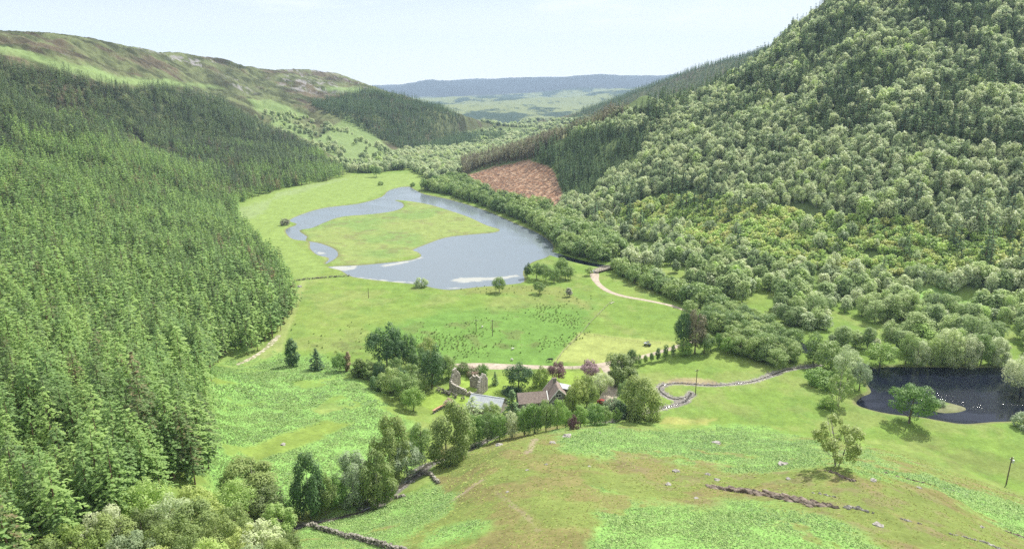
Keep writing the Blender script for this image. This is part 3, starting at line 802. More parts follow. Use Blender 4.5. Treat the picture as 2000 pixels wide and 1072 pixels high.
def ribbon(name, pts, width, z_off, mat, zfix=None, kind='structure', wob=0.0, step=1.2):
    pts = [np.array(p[:2], float) for p in pts]
    seg = [np.linalg.norm(pts[i + 1] - pts[i]) for i in range(len(pts) - 1)]
    tot = sum(seg); n = max(3, int(tot / step)); cum = np.concatenate([[0], np.cumsum(seg)])
    s = np.linspace(0, tot, n)
    c = np.stack([np.interp(s, cum, [p[k] for p in pts]) for k in (0, 1)], 1)
    d = np.gradient(c, axis=0); d /= np.linalg.norm(d, axis=1)[:, None] + 1e-9
    nrm = np.stack([-d[:, 1], d[:, 0]], 1)
    w = np.interp(np.linspace(0, 1, n), np.linspace(0, 1, len(width)), width) if hasattr(width, '__len__') else np.full(n, width)
    K = 7
    offs = np.linspace(-0.5, 0.5, K)
    wl = w * (1 + wob * (vnoise(c[:, 0], c[:, 1], 4, 90, 2) - .5))
    X = c[:, None, 0] + nrm[:, None, 0] * offs[None] * wl[:, None]
    Y = c[:, None, 1] + nrm[:, None, 1] * offs[None] * wl[:, None]
    Z = np.full(X.shape, zfix) if zfix is not None else hgt(X, Y) + z_off
    if zfix is None:
        Z[:, 0] -= abs(z_off) + 0.1; Z[:, -1] -= abs(z_off) + 0.1
    V = np.stack([X, Y, Z], -1).reshape(-1, 3)
    a = (np.arange(n - 1)[:, None] * K + np.arange(K - 1)[None]).ravel()
    Q = np.stack([a, a + 1, a + K + 1, a + K], -1)
    me = npmesh(name, V, Q, [mat], smoothf=True)
    o = link(bpy.data.objects.new(name, me))
    if kind: o['kind'] = kind
    return o

cenx = V_[:1]
X_, Y_, V_, Q_ = grid_sheet('pond', (90, 400), (150, 330), 3.0, -0.06, PONDM)
cen = V_[Q_].mean(1)
Q_ = Q_[(sdist(cen[:, 0], cen[:, 1], PONDW) < 7)]
o = link(bpy.data.objects.new('pond_water', npmesh('pond_water', V_, Q_, [PONDM]))); o['kind'] = 'structure'
ribbon('river_water', RIVER, 11, 0, PONDM, -0.09)
# the burn: a thin thread of water down the middle of its stones
ribbon('burn_water', BURNW, 0.8, 0.16, BURNM, None, wob=0.9)
ribbon('burn_water', BURNW2, 1.2, 0.30, BURNM, None, wob=0.9)

# ------------------------------------------------------------------ tracks
TRACKM = simple_mat('track_gravel', (0.29, 0.245, 0.19), (0.44, 0.375, 0.305), 0.8, 0.95, 0.4)
t1 = PP([(1192, 522), (1172, 527), (1162, 534), (1163, 548), (1175, 562), (1195, 573), (1225, 581), (1262, 588), (1310, 598), (1345, 610)])
ribbon('track', smooth_poly(t1, 5, False), [5, 5, 6, 4.5, 4, 3.8, 3.5, 3.2, 3, 2.5], 0.10, TRACKM, wob=0.3)
t2 = PP([(880, 716), (930, 716), (1000, 717), (1060, 718), (1120, 719), (1180, 714), (1230, 705), (1290, 689), (1330, 676), (1375, 664)])
ribbon('farm_road', smooth_poly(t2, 5, False), [5, 7, 6, 3.2, 3.2, 6, 3.5, 3, 3, 3], 0.12, TRACKM, wob=0.3)
t3 = PP([(1180, 716), (1186, 728), (1195, 742), (1198, 756), (1192, 772), (1180, 788)])
ribbon('driveway', smooth_poly(t3, 5, False), [4, 3, 4, 6, 7, 5], 0.14, TRACKM, wob=0.3)

# ------------------------------------------------------------------ tree kinds, built at height 1
def cards(Pn, Nn, size, rs, aspect=1.0, droop=0.0):
    n = len(Pn)
    Nn = Nn + np.array([0, 0, 0.45]) + rs.normal(0, 0.30, (n, 3)); Nn /= np.linalg.norm(Nn, axis=1)[:, None] + 1e-9
    a = np.cross(Nn, rs.normal(0, 1, (n, 3)) + np.array([0, 0, droop * 8])[None] * 1.0)
    a /= np.linalg.norm(a, axis=1)[:, None] + 1e-9
    b = np.cross(Nn, a)
    s = size * rs.uniform(0.6, 1.3, (n, 1))
    a = a * s; b = b * s * aspect
    V = np.stack([Pn - a * .55 - b, Pn + a * .45 - b * .6, Pn + a * .6 + b, Pn - a * .5 + b * .7], 1).reshape(-1, 3)
    Q = np.arange(4 * n).reshape(-1, 4)
    return V, Q

def blob_crown(blobs, n, size, rs, aspect=1.0, droop=0.0, shell=0.75):
    B = np.array(blobs)            # x y z r rz
    wgt = B[:, 3] ** 2; wgt /= wgt.sum()
    k = rs.choice(len(B), n, p=wgt)
    d = rs.normal(0, 1, (n, 3)); d[:, 2] += 0.25; d /= np.linalg.norm(d, axis=1)[:, None]
    rad = B[k, 3] * rs.uniform(shell, 1.08, n)
    Pn = B[k, :3] + d * np.stack([rad, rad, rad * B[k, 4]], 1)
    return cards(Pn, d, size, rs, aspect, droop)

def crown_blobs(rs, R, z0, z1, levels, per, br, shape=0.8, stretch=1.0, skew=0.06, top=0.5):
    out = []
    off = rs.normal(0, skew, 2)
    for i in range(levels):
        f = (i + 0.5) / levels
        z = z0 + (z1 - z0) * f
        rr = R * (math.sin(pi * min(1, (f * (1 - top * 0.25) + 0.12))) ** shape)
        m = max(1, int(round(per * rr / R + rs.uniform(-0.4, 0.4))))
        a0 = rs.uniform(0, 6.28)
        for k in range(m):
            a = a0 + 2 * pi * k / m + rs.normal(0, 0.25)
            q = rr * rs.uniform(0.55, 0.95) if m > 1 else rr * 0.15
            r = br * rs.uniform(0.55, 1.4) * (1.0 if f < 0.85 else 0.8)
            out.append((q * cos(a) + off[0] * f, q * sin(a) + off[1] * f, z + rs.normal(0, 0.03), r, stretch * rs.uniform(0.8, 1.2)))
    return out

def trunk_mb(rs, h=0.85, r=0.018, limbs=5, spread=0.2, lean=0.03, z0=0.25, multi=1):
    m = MB()
    for q in range(multi):
        a = rs.uniform(0, 6.28); ln = lean + (0.10 if multi > 1 else 0)
        base = (cos(a) * 0.02 * (multi > 1), sin(a) * 0.02 * (multi > 1), -0.02)
        top = (cos(a) * ln * 1.5, sin(a) * ln * 1.5, h)
        mid = (top[0] * 0.45 + rs.normal(0, .008), top[1] * 0.45 + rs.normal(0, .008), h * 0.5)
        m.tube([base, mid, top], [r / math.sqrt(multi), r * 0.6 / math.sqrt(multi), r * 0.12], 6)
        for k in range(limbs):
            f = z0 + (0.9 - z0) * (k + rs.uniform(0, .8)) / limbs
            b = rs.uniform(0, 6.28)
            p0 = Vector(base).lerp(Vector(top), f)
            p1 = p0 + Vector((cos(b), sin(b), 0.7)) * spread * (1.1 - f)
            m.tube([p0, (p0 + p1) / 2 + Vector((0, 0, -.01)), p1], [r * 0.38, r * 0.25, r * 0.08], 4)
    return m

def conifer_crown(rs, R, z0, n_wh, per, size, cards_per, droop=0.12, taper=0.85, gappy=0.0, up=0.0):
    Pn = []; Nn = []
    for i in range(n_wh):
        f = i / (n_wh - 1)
        z = z0 + (0.99 - z0) * f
        R0 = R * (1 - f) ** taper * (1 if f > 0.12 else 0.75) + 0.012
        a0 = rs.uniform(0, 6.28)
        m = max(3, int(per * (0.5 + 0.5 * (1 - f))))
        for k in range(m):
            if rs.uniform() < gappy: continue
            a = a0 + 2 * pi * k / m + rs.normal(0, 0.15)
            Rk = R0 * rs.uniform(0.75, 1.2)
            c = max(2, int(cards_per * (0.35 + 0.65 * Rk / R)))
            s = rs.uniform(0.15, 1.0, c) ** 0.8
            x = Rk * s * cos(a) + rs.normal(0, 0.009, c); y = Rk * s * sin(a) + rs.normal(0, 0.009, c)
            zz = z - droop * R0 * s * s * 2 + up * R0 * s + rs.normal(0, 0.006, c)
            Pn.append(np.stack([x, y, zz], 1))
            nn = np.stack([np.full(c, cos(a) * 0.35), np.full(c, sin(a) * 0.35), np.full(c, 0.8)], 1)
            Nn.append(nn)
    return cards(np.concatenate(Pn), np.concatenate(Nn), size, rs, 0.75)

KINDS = {}
def make_kind(key, nvar, builder, lo_builder=None):
    """builder(rs) -> (V, Q, trunk MB)"""
    KINDS[key] = []
    for i in range(nvar):
        rs = np.random.default_rng(hash_seed(key) + i)
        KINDS[key].append((builder(rs), (lo_builder or builder)(rs)))
def hash_seed(s):
    return sum(ord(c) * (i + 3) for i, c in enumerate(s)) % 9973

def b_birch(n, size, R=0.20, z0=0.18, multi=1, br=0.085):
    def f(rs):
        bl = crown_blobs(rs, R * rs.uniform(0.85, 1.2), z0, 0.93, 7, 4.2, br, 0.65, 1.35, 0.05)
        V, Q = blob_crown(bl, n, size, rs, 1.25, 0.3, 0.5)
        return V, Q, trunk_mb(rs, 0.88, 0.016, 5, 0.17, 0.03, 0.2, multi)
    return f
def b_round(n, size, R=0.36, z0=0.16, lv=5, per=6, br=0.14):
    def f(rs):
        bl = crown_blobs(rs, R * rs.uniform(0.9, 1.12), z0 + 0.08, 0.87, lv, per, br, 0.6, 0.95, 0.05)
        V, Q = blob_crown(bl, n, size, rs, 1.0, 0.0, 0.6)
        return V, Q, trunk_mb(rs, 0.75, 0.024, 6, 0.26, 0.03, 0.18)
    return f
def b_con(R, z0, nw, per, size, cp, droop, taper, gappy, tr=0.014, up=0.0):
    def f(rs):
        V, Q = conifer_crown(rs, R * rs.uniform(0.88, 1.15), z0, nw, per, size, cp, droop, taper, gappy, up)
        return V, Q, trunk_mb(rs, 0.97, tr, 0, 0.1, 0.01)
    return f
make_kind('pine', 6, b_con(0.20, 0.22, 15, 8, 0.022, 16, 0.13, 0.46, 0.2), b_con(0.205, 0.25, 10, 6, 0.046, 6, 0.13, 0.46, 0.2))
make_kind('spruce', 4, b_con(0.15, 0.06, 20, 8, 0.020, 11, 0.28, 0.85, 0.04), b_con(0.15, 0.08, 12, 6, 0.040, 5, 0.28, 0.85, 0.04))
make_kind('brownpine', 3, b_con(0.13, 0.42, 12, 6, 0.028, 8, 0.1, 0.5, 0.2, 0.02), b_con(0.13, 0.45, 8, 5, 0.045, 5, 0.1, 0.5, 0.2, 0.022))
KINDS['darkpine'] = KINDS['pine']
make_kind('birch', 6, b_birch(3600, 0.016, br=0.11), b_birch(760, 0.036, br=0.11))
make_kind('hillbirch', 8, b_round(3600, 0.018, 0.27, 0.10, 6, 4, 0.115), b_round(800, 0.036, 0.27, 0.10, 6, 4, 0.115))
make_kind('young', 4, b_round(900, 0.042, 0.34, 0.02, 4, 5, 0.15), b_round(420, 0.062, 0.34, 0.02, 4, 5, 0.15))
make_kind('alder', 6, b_round(4200, 0.017, 0.31, 0.08, 6, 6, 0.12), b_round(900, 0.036, 0.31, 0.08, 6, 6, 0.12))

# a leaf material for every kind, and meshes shared by all trees of the kind
TREE_MESH = {}
def kind_meshes(key, leaf, bark, hi=True, var=0):
    k = (key, leaf, hi, var)
    if k not in TREE_MESH:
        V, Q, tm = KINDS[key][var][0 if hi else 1]
        crown = npmesh('crown', V, Q, [LEAF[leaf]])
        trunk = tm.mesh('trunk', bark)
        TREE_MESH[k] = (crown, trunk)
    return TREE_MESH[k]

def merged_mesh(key, leaf, bark, var):
    V, Q, tm = KINDS[key][var][1]
    tv = np.array(tm.v, float); tf = np.array([f for f in tm.f if len(f) == 4])
    VV = np.concatenate([V, tv]); QQ = np.concatenate([Q, tf + len(V)])
    mi = np.concatenate([np.zeros(len(Q), int), np.ones(len(tf), int)])
    return npmesh('tree', VV, QQ, [LEAF[leaf], bark], mi)

BARKS = {'darkpine': PINEBARK, 'birch': BIRCHBARK, 'hillbirch': BIRCHBARK, 'young': BIRCHBARK, 'pine': PINEBARK, 'brownpine': PINEBARK, 'spruce': PINEBARK, 'alder': BARK}
TREE_COUNT = {}
def tree(key, leaf, pos, h, label, group=None, name='tree', cat='tree', wide=1.0, hi=True, var=None, rs=rng):
    var = int(rs.integers(len(KINDS[key]))) if var is None else var
    cm, tm = kind_meshes(key, leaf, BARKS[key], hi, var)
    root = empty(name, (float(pos[0]), float(pos[1]), float(pos[2]) - 0.1), float(rs.uniform(0, 6.28)), (h * wide, h * wide, h))
    tag(root, label, cat, group)
    link(bpy.data.objects.new('crown', cm), root)
    link(bpy.data.objects.new('trunk', tm), root)
    return root

def scatter_stuff(name, key_or_meshes, X, Y, Z, S, label, cat, rot=None, tilt=0.0, wide=None, rs=rng):
    """one object standing for all the rest: points that carry instances of unlinked meshes"""
    n = len(X)
    me = bpy.data.meshes.new(name)
    me.vertices.add(n)
    me.vertices.foreach_set('co', np.stack([X, Y, Z], 1).astype(np.float32).ravel())
    def attr(nm, typ, data, key='value'):
        a = me.attributes.new(nm, typ, 'POINT'); a.data.foreach_set(key, data)
    R = np.zeros((n, 3), np.float32); R[:, 2] = rs.uniform(0, 6.28, n) if rot is None else rot
    R[:, 0] = rs.normal(0, tilt, n); R[:, 1] = rs.normal(0, tilt, n)
    attr('rot', 'FLOAT_VECTOR', R.ravel(), 'vector')
    W = rs.uniform(0.85, 1.2, n) if wide is None else wide * rs.uniform(0.72, 1.3, n)
    SS = np.stack([S * W, S * W, S], 1).astype(np.float32)
    attr('scl', 'FLOAT_VECTOR', SS.ravel(), 'vector')
    meshes = key_or_meshes
    attr('pick', 'INT', rs.integers(0, len(meshes), n).astype(np.int32))
    ng = bpy.data.node_groups.new(name, 'GeometryNodeTree')
    ng.interface.new_socket('Geometry', in_out='INPUT', socket_type='NodeSocketGeometry')
    ng.interface.new_socket('Geometry', in_out='OUTPUT', socket_type='NodeSocketGeometry')
    gi = ng.nodes.new('NodeGroupInput'); go = ng.nodes.new('NodeGroupOutput')
    join = ng.nodes.new('GeometryNodeJoinGeometry')
    for m in meshes:
        ob = bpy.data.objects.new('source_' + name, m)
        oi = ng.nodes.new('GeometryNodeObjectInfo'); oi.inputs['Object'].default_value = ob
        oi.inputs['As Instance'].default_value = True
        ng.links.new(oi.outputs['Geometry'], join.inputs[0])
    iop = ng.nodes.new('GeometryNodeInstanceOnPoints')
    iop.inputs['Pick Instance'].default_value = True
    def na(nm, typ):
        a = ng.nodes.new('GeometryNodeInputNamedAttribute'); a.data_type = typ; a.inputs['Name'].default_value = nm
        return [s for s in a.outputs if s.enabled and s.name == 'Attribute'][0]
    ng.links.new(gi.outputs[0], iop.inputs['Points'])
    ng.links.new(join.outputs[0], iop.inputs['Instance'])
    ng.links.new(na('rot', 'FLOAT_VECTOR'), iop.inputs['Rotation'])
    ng.links.new(na('scl', 'FLOAT_VECTOR'), iop.inputs['Scale'])
    ng.links.new(na('pick', 'INT'), iop.inputs['Instance Index'])
    ng.links.new(iop.outputs['Instances'], go.inputs[0])
    o = link(bpy.data.objects.new(name, me))
    md = o.modifiers.new('scatter', 'NODES'); md.node_group = ng
    tag(o, label, cat, None, 'stuff')
    return o

# ------------------------------------------------------------------ woods
def samples(xr, yr, step, jit=0.42, seed=1):
    rs = np.random.default_rng(seed)
    xs = np.arange(xr[0], xr[1], step); ys = np.arange(yr[0], yr[1], step)
    X, Y = np.meshgrid(xs, ys, indexing='ij')
    X = X + rs.uniform(-jit, jit, X.shape) * step; Y = Y + rs.uniform(-jit, jit, Y.shape) * step
    X = X.ravel(); Y = Y.ravel()
    m = np.abs(X) < 0.95 * Y + 60
    X = X[m]; Y = Y[m]
    Z = grid_z(X, Y)
    px, py, dep = project(X, Y, Z)
    return X, Y, Z, px, py, dep

_lrs = np.log(RS)
def grid_z(X, Y):                     # height from the built sheet
    th = np.arctan2(X, Y); r = np.hypot(X, Y)
    a = np.interp(th, TH, np.arange(nt_)); b = np.interp(np.log(r), _lrs, np.arange(nr_))
    i = np.clip(b.astype(int), 0, nr_ - 2); j = np.clip(a.astype(int), 0, nt_ - 2)
    fb = b - i; fa = a - j
    return (GZ[i, j] * (1 - fb) + GZ[i + 1, j] * fb) * (1 - fa) + (GZ[i, j + 1] * (1 - fb) + GZ[i + 1, j + 1] * fb) * fa

WOODS = {}      # kind -> list of arrays (x, y, z, h, dep, px, py, zone id)
ZL = []
def wood(key, xr, yr, step, poly, lo, hi, hr, label, group, dens=None, seed=1, excl=(), leaf=None, wide=1.0):
    X, Y, Z, px, py, dep = samples(xr, yr, step, seed=seed)
    m = inpoly(px, py, poly) & (dep > lo) & (dep < hi)
    for e in excl:
        m &= ~(inpoly(px, py, e[0]) & (dep > e[1]) & (dep < e[2]))
    m &= (Z > 0.12)
    rs = np.random.default_rng(seed + 99)
    if dens is not None:
        m &= rs.uniform(0, 1, len(X)) < dens(X, Y, px, py)
    X, Y, Z, px, py, dep = [a[m] for a in (X, Y, Z, px, py, dep)]
    H = rs.uniform(hr[0], hr[1], len(X)) * (0.7 + 0.6 * vnoise(X, Y, 22, 7, 3)) * rs.uniform(0.8, 1.15, len(X))
    zi = len(ZL); ZL.append((label, group, leaf or key, wide))
    WOODS.setdefault(key, []).append(np.stack([X, Y, Z, H, dep, px, py, np.full(len(X), zi)], 1))
    print('wood', key, len(X), label)

CLEAR = [(895, 352), (925, 372), (970, 388), (1030, 405), (1085, 412), (1105, 392), (1085, 335), (1040, 312), (960, 326), (915, 338)]
SPR_R = [(1035, 345), (1040, 300), (1120, 275), (1200, 262), (1265, 285), (1240, 330), (1180, 350), (1150, 395), (1100, 395), (1082, 372), (1085, 345)]
TRK = [(1140, 512), (1195, 512), (1210, 545), (1330, 590), (1360, 612), (1300, 605), (1200, 580), (1155, 560)]
# 1 the big plantation on the left hillside
leftpoly = [(-420, 118), (0, 126), (110, 146), (200, 166), (255, 180), (290, 174), (350, 180), (430, 200), (500, 242), (560, 268), (620, 300), (655, 332), (682, 342), (640, 354), (560, 368), (500, 386), (462, 402),
            (470, 440), (520, 500), (572, 556), (580, 600), (548, 648), (500, 688), (425, 712), (405, 780), (415, 860), (410, 930), (340, 985), (230, 1040), (120, 1110), (-60, 1230), (-500, 1400)]
gap1 = [(235, 262), (262, 258), (300, 300), (355, 330), (345, 352), (300, 330), (262, 300)]
def ldens(X, Y, px, py):
    return np.where(py < 330, 0.97, 0.93) * np.where(vnoise(X, Y, 14, 3, 3) > 0.70, 0.3, 1)
UPPER = [(-500, 50), (-500, 290), (0, 285), (140, 262), (260, 282), (380, 312), (470, 335), (560, 342), (600, 330), (700, 300), (700, 150), (300, 120)]
upm = lambda X, Y, px, py: inpoly(px, py + (vnoise(X, Y, 50, 88, 4, 0.6) - 0.5) * 160 + np.random.default_rng(1).normal(0, 12, len(X)), UPPER)
lowd = lambda X, Y, px, py: ldens(X, Y, px, py) * ~upm(X, Y, px, py)
wood('pine', (-800, -60), (60, 640), 3.6, leftpoly, 55, 620, (11, 15), 'tall green pine in the plantation on the left hillside', 'pines of the left hillside', lowd, 11, [(gap1, 200, 900)])
wood('pine', (-1000, -100), (560, 1250), 4.5, leftpoly, 620, 1300, (11, 14.5), 'distant green pine in the left plantation', 'distant pines of the left hillside plantation', lowd, 12)
inup = lambda X, Y, px, py: ldens(X, Y, px, py) * upm(X, Y, px, py)
wood('darkpine', (-1000, -100), (300, 1250), 4.3, leftpoly, 200, 1300, (10.5, 14), 'distant dark pine high in the left plantation', 'dark pines high in the left plantation', inup, 14, [(gap1, 200, 900)])
wood('pine', (-70, -30), (75, 330), 4.3, leftpoly, 55, 400, (13.5, 17.5), 'tall green pine along the lower edge of the left plantation', 'pines along the lower edge of the left plantation', ldens, 13)
# 2 middle spur
wood('spruce', (-620, 80), (1120, 1600), 5.2, [(606, 206), (650, 194), (720, 176), (800, 192), (900, 215), (985, 250), (985, 278), (880, 290), (830, 298), (780, 290), (735, 268), (690, 243), (640, 222)], 1050, 1560, (11.5, 14.5),
     'distant dark spruce in the plantation on the middle spur', 'spruces of the plantation on the middle spur', None, 21)
# 3 right side conifers
wood('spruce', (0, 260), (560, 900), 4.4, SPR_R, 520, 900, (13, 18), 'dark narrow spruce beside the felled slope', 'dark spruces beside the felled slope', lambda X, Y, px, py: np.where(vnoise(X, Y, 30, 7, 3) > 0.42, .95, .35), 31, [(CLEAR, 450, 900)])
wood('brownpine', (-120, 200), (600, 900), 3.9, [(905, 348), (925, 335), (960, 325), (1040, 312), (1100, 272), (1220, 238), (1228, 222), (1120, 245), (1030, 285), (920, 300), (900, 320)], 560, 900, (13, 16),
     'thin brownish pine with a bare stem above the felled slope', 'brownish pines above the felled slope', None, 32)
conpatch = lambda X, Y, px, py: np.where(vnoise(X, Y, 50, 77, 4, 0.6) > 0.53, 0.8, 0.09) * np.where(py < 330, 1, 0.35)
right_all = [(1100, 250), (1180, 240), (1300, 195), (1400, 150), (1500, 100), (1620, 12), (1760, -60), (2400, -250), (2600, 560), (2000, 580), (1700, 560), (1500, 520), (1350, 480), (1200, 470), (1090, 480), (1060, 440),
             (1090, 415), (1110, 392), (1150, 395), (1180, 350), (1240, 330), (1265, 285), (1200, 262), (1120, 272)]
wood('spruce', (40, 700), (280, 1000), 6.0, right_all, 250, 1000, (13, 19), 'dark spruce standing among birches on the right hillside', 'dark spruces among the birches of the right hillside', conpatch, 33, (), None, 1.4)
# 4 right hillside birches
young = [(1140, 440), (1250, 400), (1400, 385), (1600, 430), (1800, 440), (2400, 460), (2400, 560), (1900, 545), (1650, 540), (1500, 520), (1350, 480), (1200, 460)]
def rdens(X, Y, px, py):
    y = inpoly(px + (vnoise(X, Y, 40, 91, 4, .6) - .5) * 160, py + (vnoise(X, Y, 40, 92, 4, .6) - .5) * 130, young)
    s = conpatch(X, Y, px, py) > 0.3
    return np.where(y, 0.05, 0.86) * np.where(s, 0.25, 1)
wood('hillbirch', (-20, 760), (280, 1050), 4.5, right_all, 240, 1050, (6, 11.5), 'pale grey-green birch in the wood covering the right hillside', 'birches of the right hillside wood', lambda *a: rdens(*a) * 0.8, 41, [(CLEAR, 400, 900)], 'birch', 1.05)
wood('birch', (-20, 760), (280, 1050), 7.0, right_all, 240, 1050, (8, 12.5), 'tall narrow birch in the wood covering the right hillside', 'tall birches of the right hillside wood', rdens, 44, [(CLEAR, 400, 900)], None, 1.3)
wood('young', (40, 560), (270, 620), 3.0, young, 240, 560, (4.2, 7.2), 'small yellow-green birch at the right hill foot', 'young birches at the foot of the right hillside', lambda X, Y, px, py: np.full(len(X), 0.92) * np.where(vnoise(X, Y, 9, 5, 3) > 0.66, 0.4, 1), 42, (), None, 1.15)
# 5 flood plain wood between the river and the hill
flood = [(1200, 520), (1210, 500), (1340, 480), (1500, 520), (1700, 556), (2000, 572), (2400, 600), (2400, 700), (2040, 706), (1960, 706), (1720, 703), (1690, 690), (1580, 672), (1500, 640), (1400, 600), (1300, 560), (1225, 535)]
CLR2 = [[(1775, 572), (1880, 575), (1900, 600), (1850, 615), (1790, 600)], [(1450, 575), (1500, 570), (1530, 600), (1480, 615)], [(1660, 640), (1720, 650), (1700, 680), (1650, 670)]]
wood('birch', (40, 420), (190, 480), 6.2, flood, 170, 480, (7, 12.5), 'grey-green birch on the flat between river and hill', 'birches between river and hill', lambda X, Y, px, py: np.where(vnoise(X, Y, 22, 15, 3) > 0.55, 0.15, 0.8), 51, [(c, 100, 600) for c in CLR2], 'riverbirch', 1.45)
wood('alder', (20, 300), (200, 480), 5.2, [(1202, 552), (1200, 520), (1250, 532), (1320, 560), (1420, 603), (1500, 640), (1545, 668), (1560, 700), (1530, 722), (1470, 712), (1430, 690), (1400, 655), (1340, 615), (1260, 580), (1215, 562)],
     180, 480, (8, 11), 'rounded green alder in the thick belt lining the river', 'alders in the belt lining the river', None, 52, [(TRK, 0, 1000)], None, 1.25)
# 6 far bank of the lake
bank = [(826, 372), (850, 362), (905, 350), (925, 372), (970, 390), (1030, 408), (1095, 418), (1200, 470), (1215, 500), (1185, 512), (1140, 520), (1090, 490), (1078, 470), (1045, 444), (1000, 425), (940, 402), (880, 382)]
wood('alder', (-130, 110), (400, 820), 5.6, bank, 350, 850, (10, 14), 'rounded green alder on the wooded far bank of the lake', 'alders on the wooded far bank of the lake', None, 61, [(CLEAR, 450, 900)], None, 1.25)
wood('birch', (-260, 60), (800, 1350), 7.5, [(690, 340), (740, 322), (780, 300), (960, 285), (1010, 275), (1040, 290), (1000, 305), (920, 330), (900, 350), (850, 362), (800, 330), (740, 338)], 700, 1350, (8, 12),
     'small grey-green birch at the far end of the lake meadow', 'birches at the far end of the lake meadow', lambda X, Y, px, py: np.full(len(X), .85), 62, (), None, 1.7)
wood('birch', (-520, -120), (850, 1450), 8.0, [(480, 230), (540, 220), (600, 232), (700, 262), (760, 295), (800, 322), (720, 338), (682, 338), (620, 298), (560, 265)], 800, 1450, (6, 10),
     'small birch scattered on the open hillside beyond the plantation', 'birches scattered on the open hillside beyond the plantation', lambda X, Y, px, py: 0.12 + 0.75 * smooth(0.5, 0.62, vnoise(X, Y, 60, 4, 3)) + 0.4 * smooth(300, 330, py), 63, (), None, 1.7)
wood('birch', (-200, 420), (1350, 2600), 15, [(930, 285), (900, 262), (940, 240), (1180, 232), (1150, 262), (1040, 280)], 1200, 2600, (8, 12), 'far tiny tree in the distant valley bottom', 'far trees of the distant valley bottom', lambda X, Y, px, py: np.where(vnoise(X, Y, 110, 4, 3) > 0.5, .9, .25), 64, (), None, 2.3)
wood('spruce', (100, 900), (1600, 2200), 9, [(1100, 240), (1150, 210), (1200, 188), (1280, 156), (1350, 126), (1420, 106), (1500, 80), (1620, 30), (1620, 130), (1500, 135), (1400, 175), (1280, 208), (1180, 236)], 1500, 2250, (11, 15),
     'far conifer on the blue ridge behind the right hillside', 'far conifers on the ridge behind the right hillside', lambda X, Y, px, py: np.full(len(X), .8), 65)

SHOWN = {}
NAMES = {'darkpine': 'pine_tree', 'hillbirch': 'birch_tree', 'pine': 'pine_tree', 'spruce': 'spruce_tree', 'brownpine': 'scots_pine', 'birch': 'birch_tree', 'young': 'young_birch', 'alder': 'alder_tree'}
REST = {'pine': ('pine_forest', 'dense mass of green pines covering the left hillside'), 'spruce': ('spruce_forest', 'distant dark conifers massed on the far slopes'),
        'brownpine': ('brown_pine_stand', 'far brownish pines massed above the felled slope'), 'birch': ('birch_wood', 'mass of pale birches clothing the valley sides'),
        'darkpine': ('dark_pine_forest', 'darker pines massed along the top of the left plantation'), 'hillbirch': ('hillside_birch_wood', 'mass of pale rounded birches clothing the right hillside'), 'young': ('young_birch_thicket', 'thicket of small bright birches at the foot of the right hill'), 'alder': ('alder_wood', 'mass of round alders along the far lake bank')}
def region(px, py, dep):
    a = 'far left' if px < 130 else 'left' if px < 260 else 'left centre' if px < 420 else 'centre left' if px < 800 else 'centre' if px < 1100 else 'right centre' if px < 1350 else 'right' if px < 1700 else 'far right'
    return (', near and ' if dep < 170 else ', midway and ' if dep < 300 else ', farther and ') + a
def place_woods(limit):
    for key, lst in WOODS.items():
        Aall = np.concatenate(lst)
        inside = (Aall[:, 5] > -10) & (Aall[:, 5] < 2010) & (Aall[:, 6] < 1150) & (Aall[:, 6] > -10)
        order = np.argsort(Aall[:, 4] / Aall[:, 3] + np.where(inside, 0, 1e6))
        sel = order[:min(limit.get(key, 300), int(inside.sum()))]
        rest = np.setdiff1d(np.arange(len(Aall)), sel)
        rs = np.random.default_rng(5)
        for i in sel:
            x, y, z, h, dep, px, py, zi = Aall[i]
            lab, grp, leaf, wide = ZL[int(zi)]
            where = region(px, py, dep)
            tree(key, leaf, (x, y, z), h, lab + where, grp + where, NAMES[key], 'tree', wide * rs.uniform(0.88, 1.15), dep < 330, None, rs)
        if len(rest):
            R_ = Aall[rest]
            wd = np.array([ZL[int(q)][3] for q in R_[:, 7]])
            nm, lab = REST[key]
            scatter_stuff(nm, [merged_mesh(key, 'birch' if key == 'hillbirch' else key, BARKS[key], v) for v in range(len(KINDS[key]))], R_[:, 0], R_[:, 1], R_[:, 2] - 0.2, R_[:, 3], lab, 'wood', None, 0.02, wd)
        print(key, 'individual', len(sel), 'rest', len(rest))
place_woods({'alder': 300, 'birch': 190, 'hillbirch': 100, 'spruce': 290, 'pine': 260, 'darkpine': 40, 'brownpine': 200, 'young': 290})

# ------------------------------------------------------------------ single trees that the photograph shows one by one
def gat(px, py, lift=0.0):
    d = ray(px, py)
    ts = np.exp(np.linspace(math.log(56), math.log(2000), 1400))
    f = CAM_Z + d[2] * ts - grid_z(d[0] * ts, d[1] * ts) - lift
    k = int(np.argmax(f <= 0))
    if f[k] > 0 or k == 0: k = len(ts) - 1
    t = ts[k - 1] + (ts[k] - ts[k - 1]) * f[k - 1] / (f[k - 1] - f[k] + 1e-9)
    x, y = d[0] * t, d[1] * t
    return (float(x), float(y), float(grid_z(np.array([x]), np.array([y]))[0])), float(t)

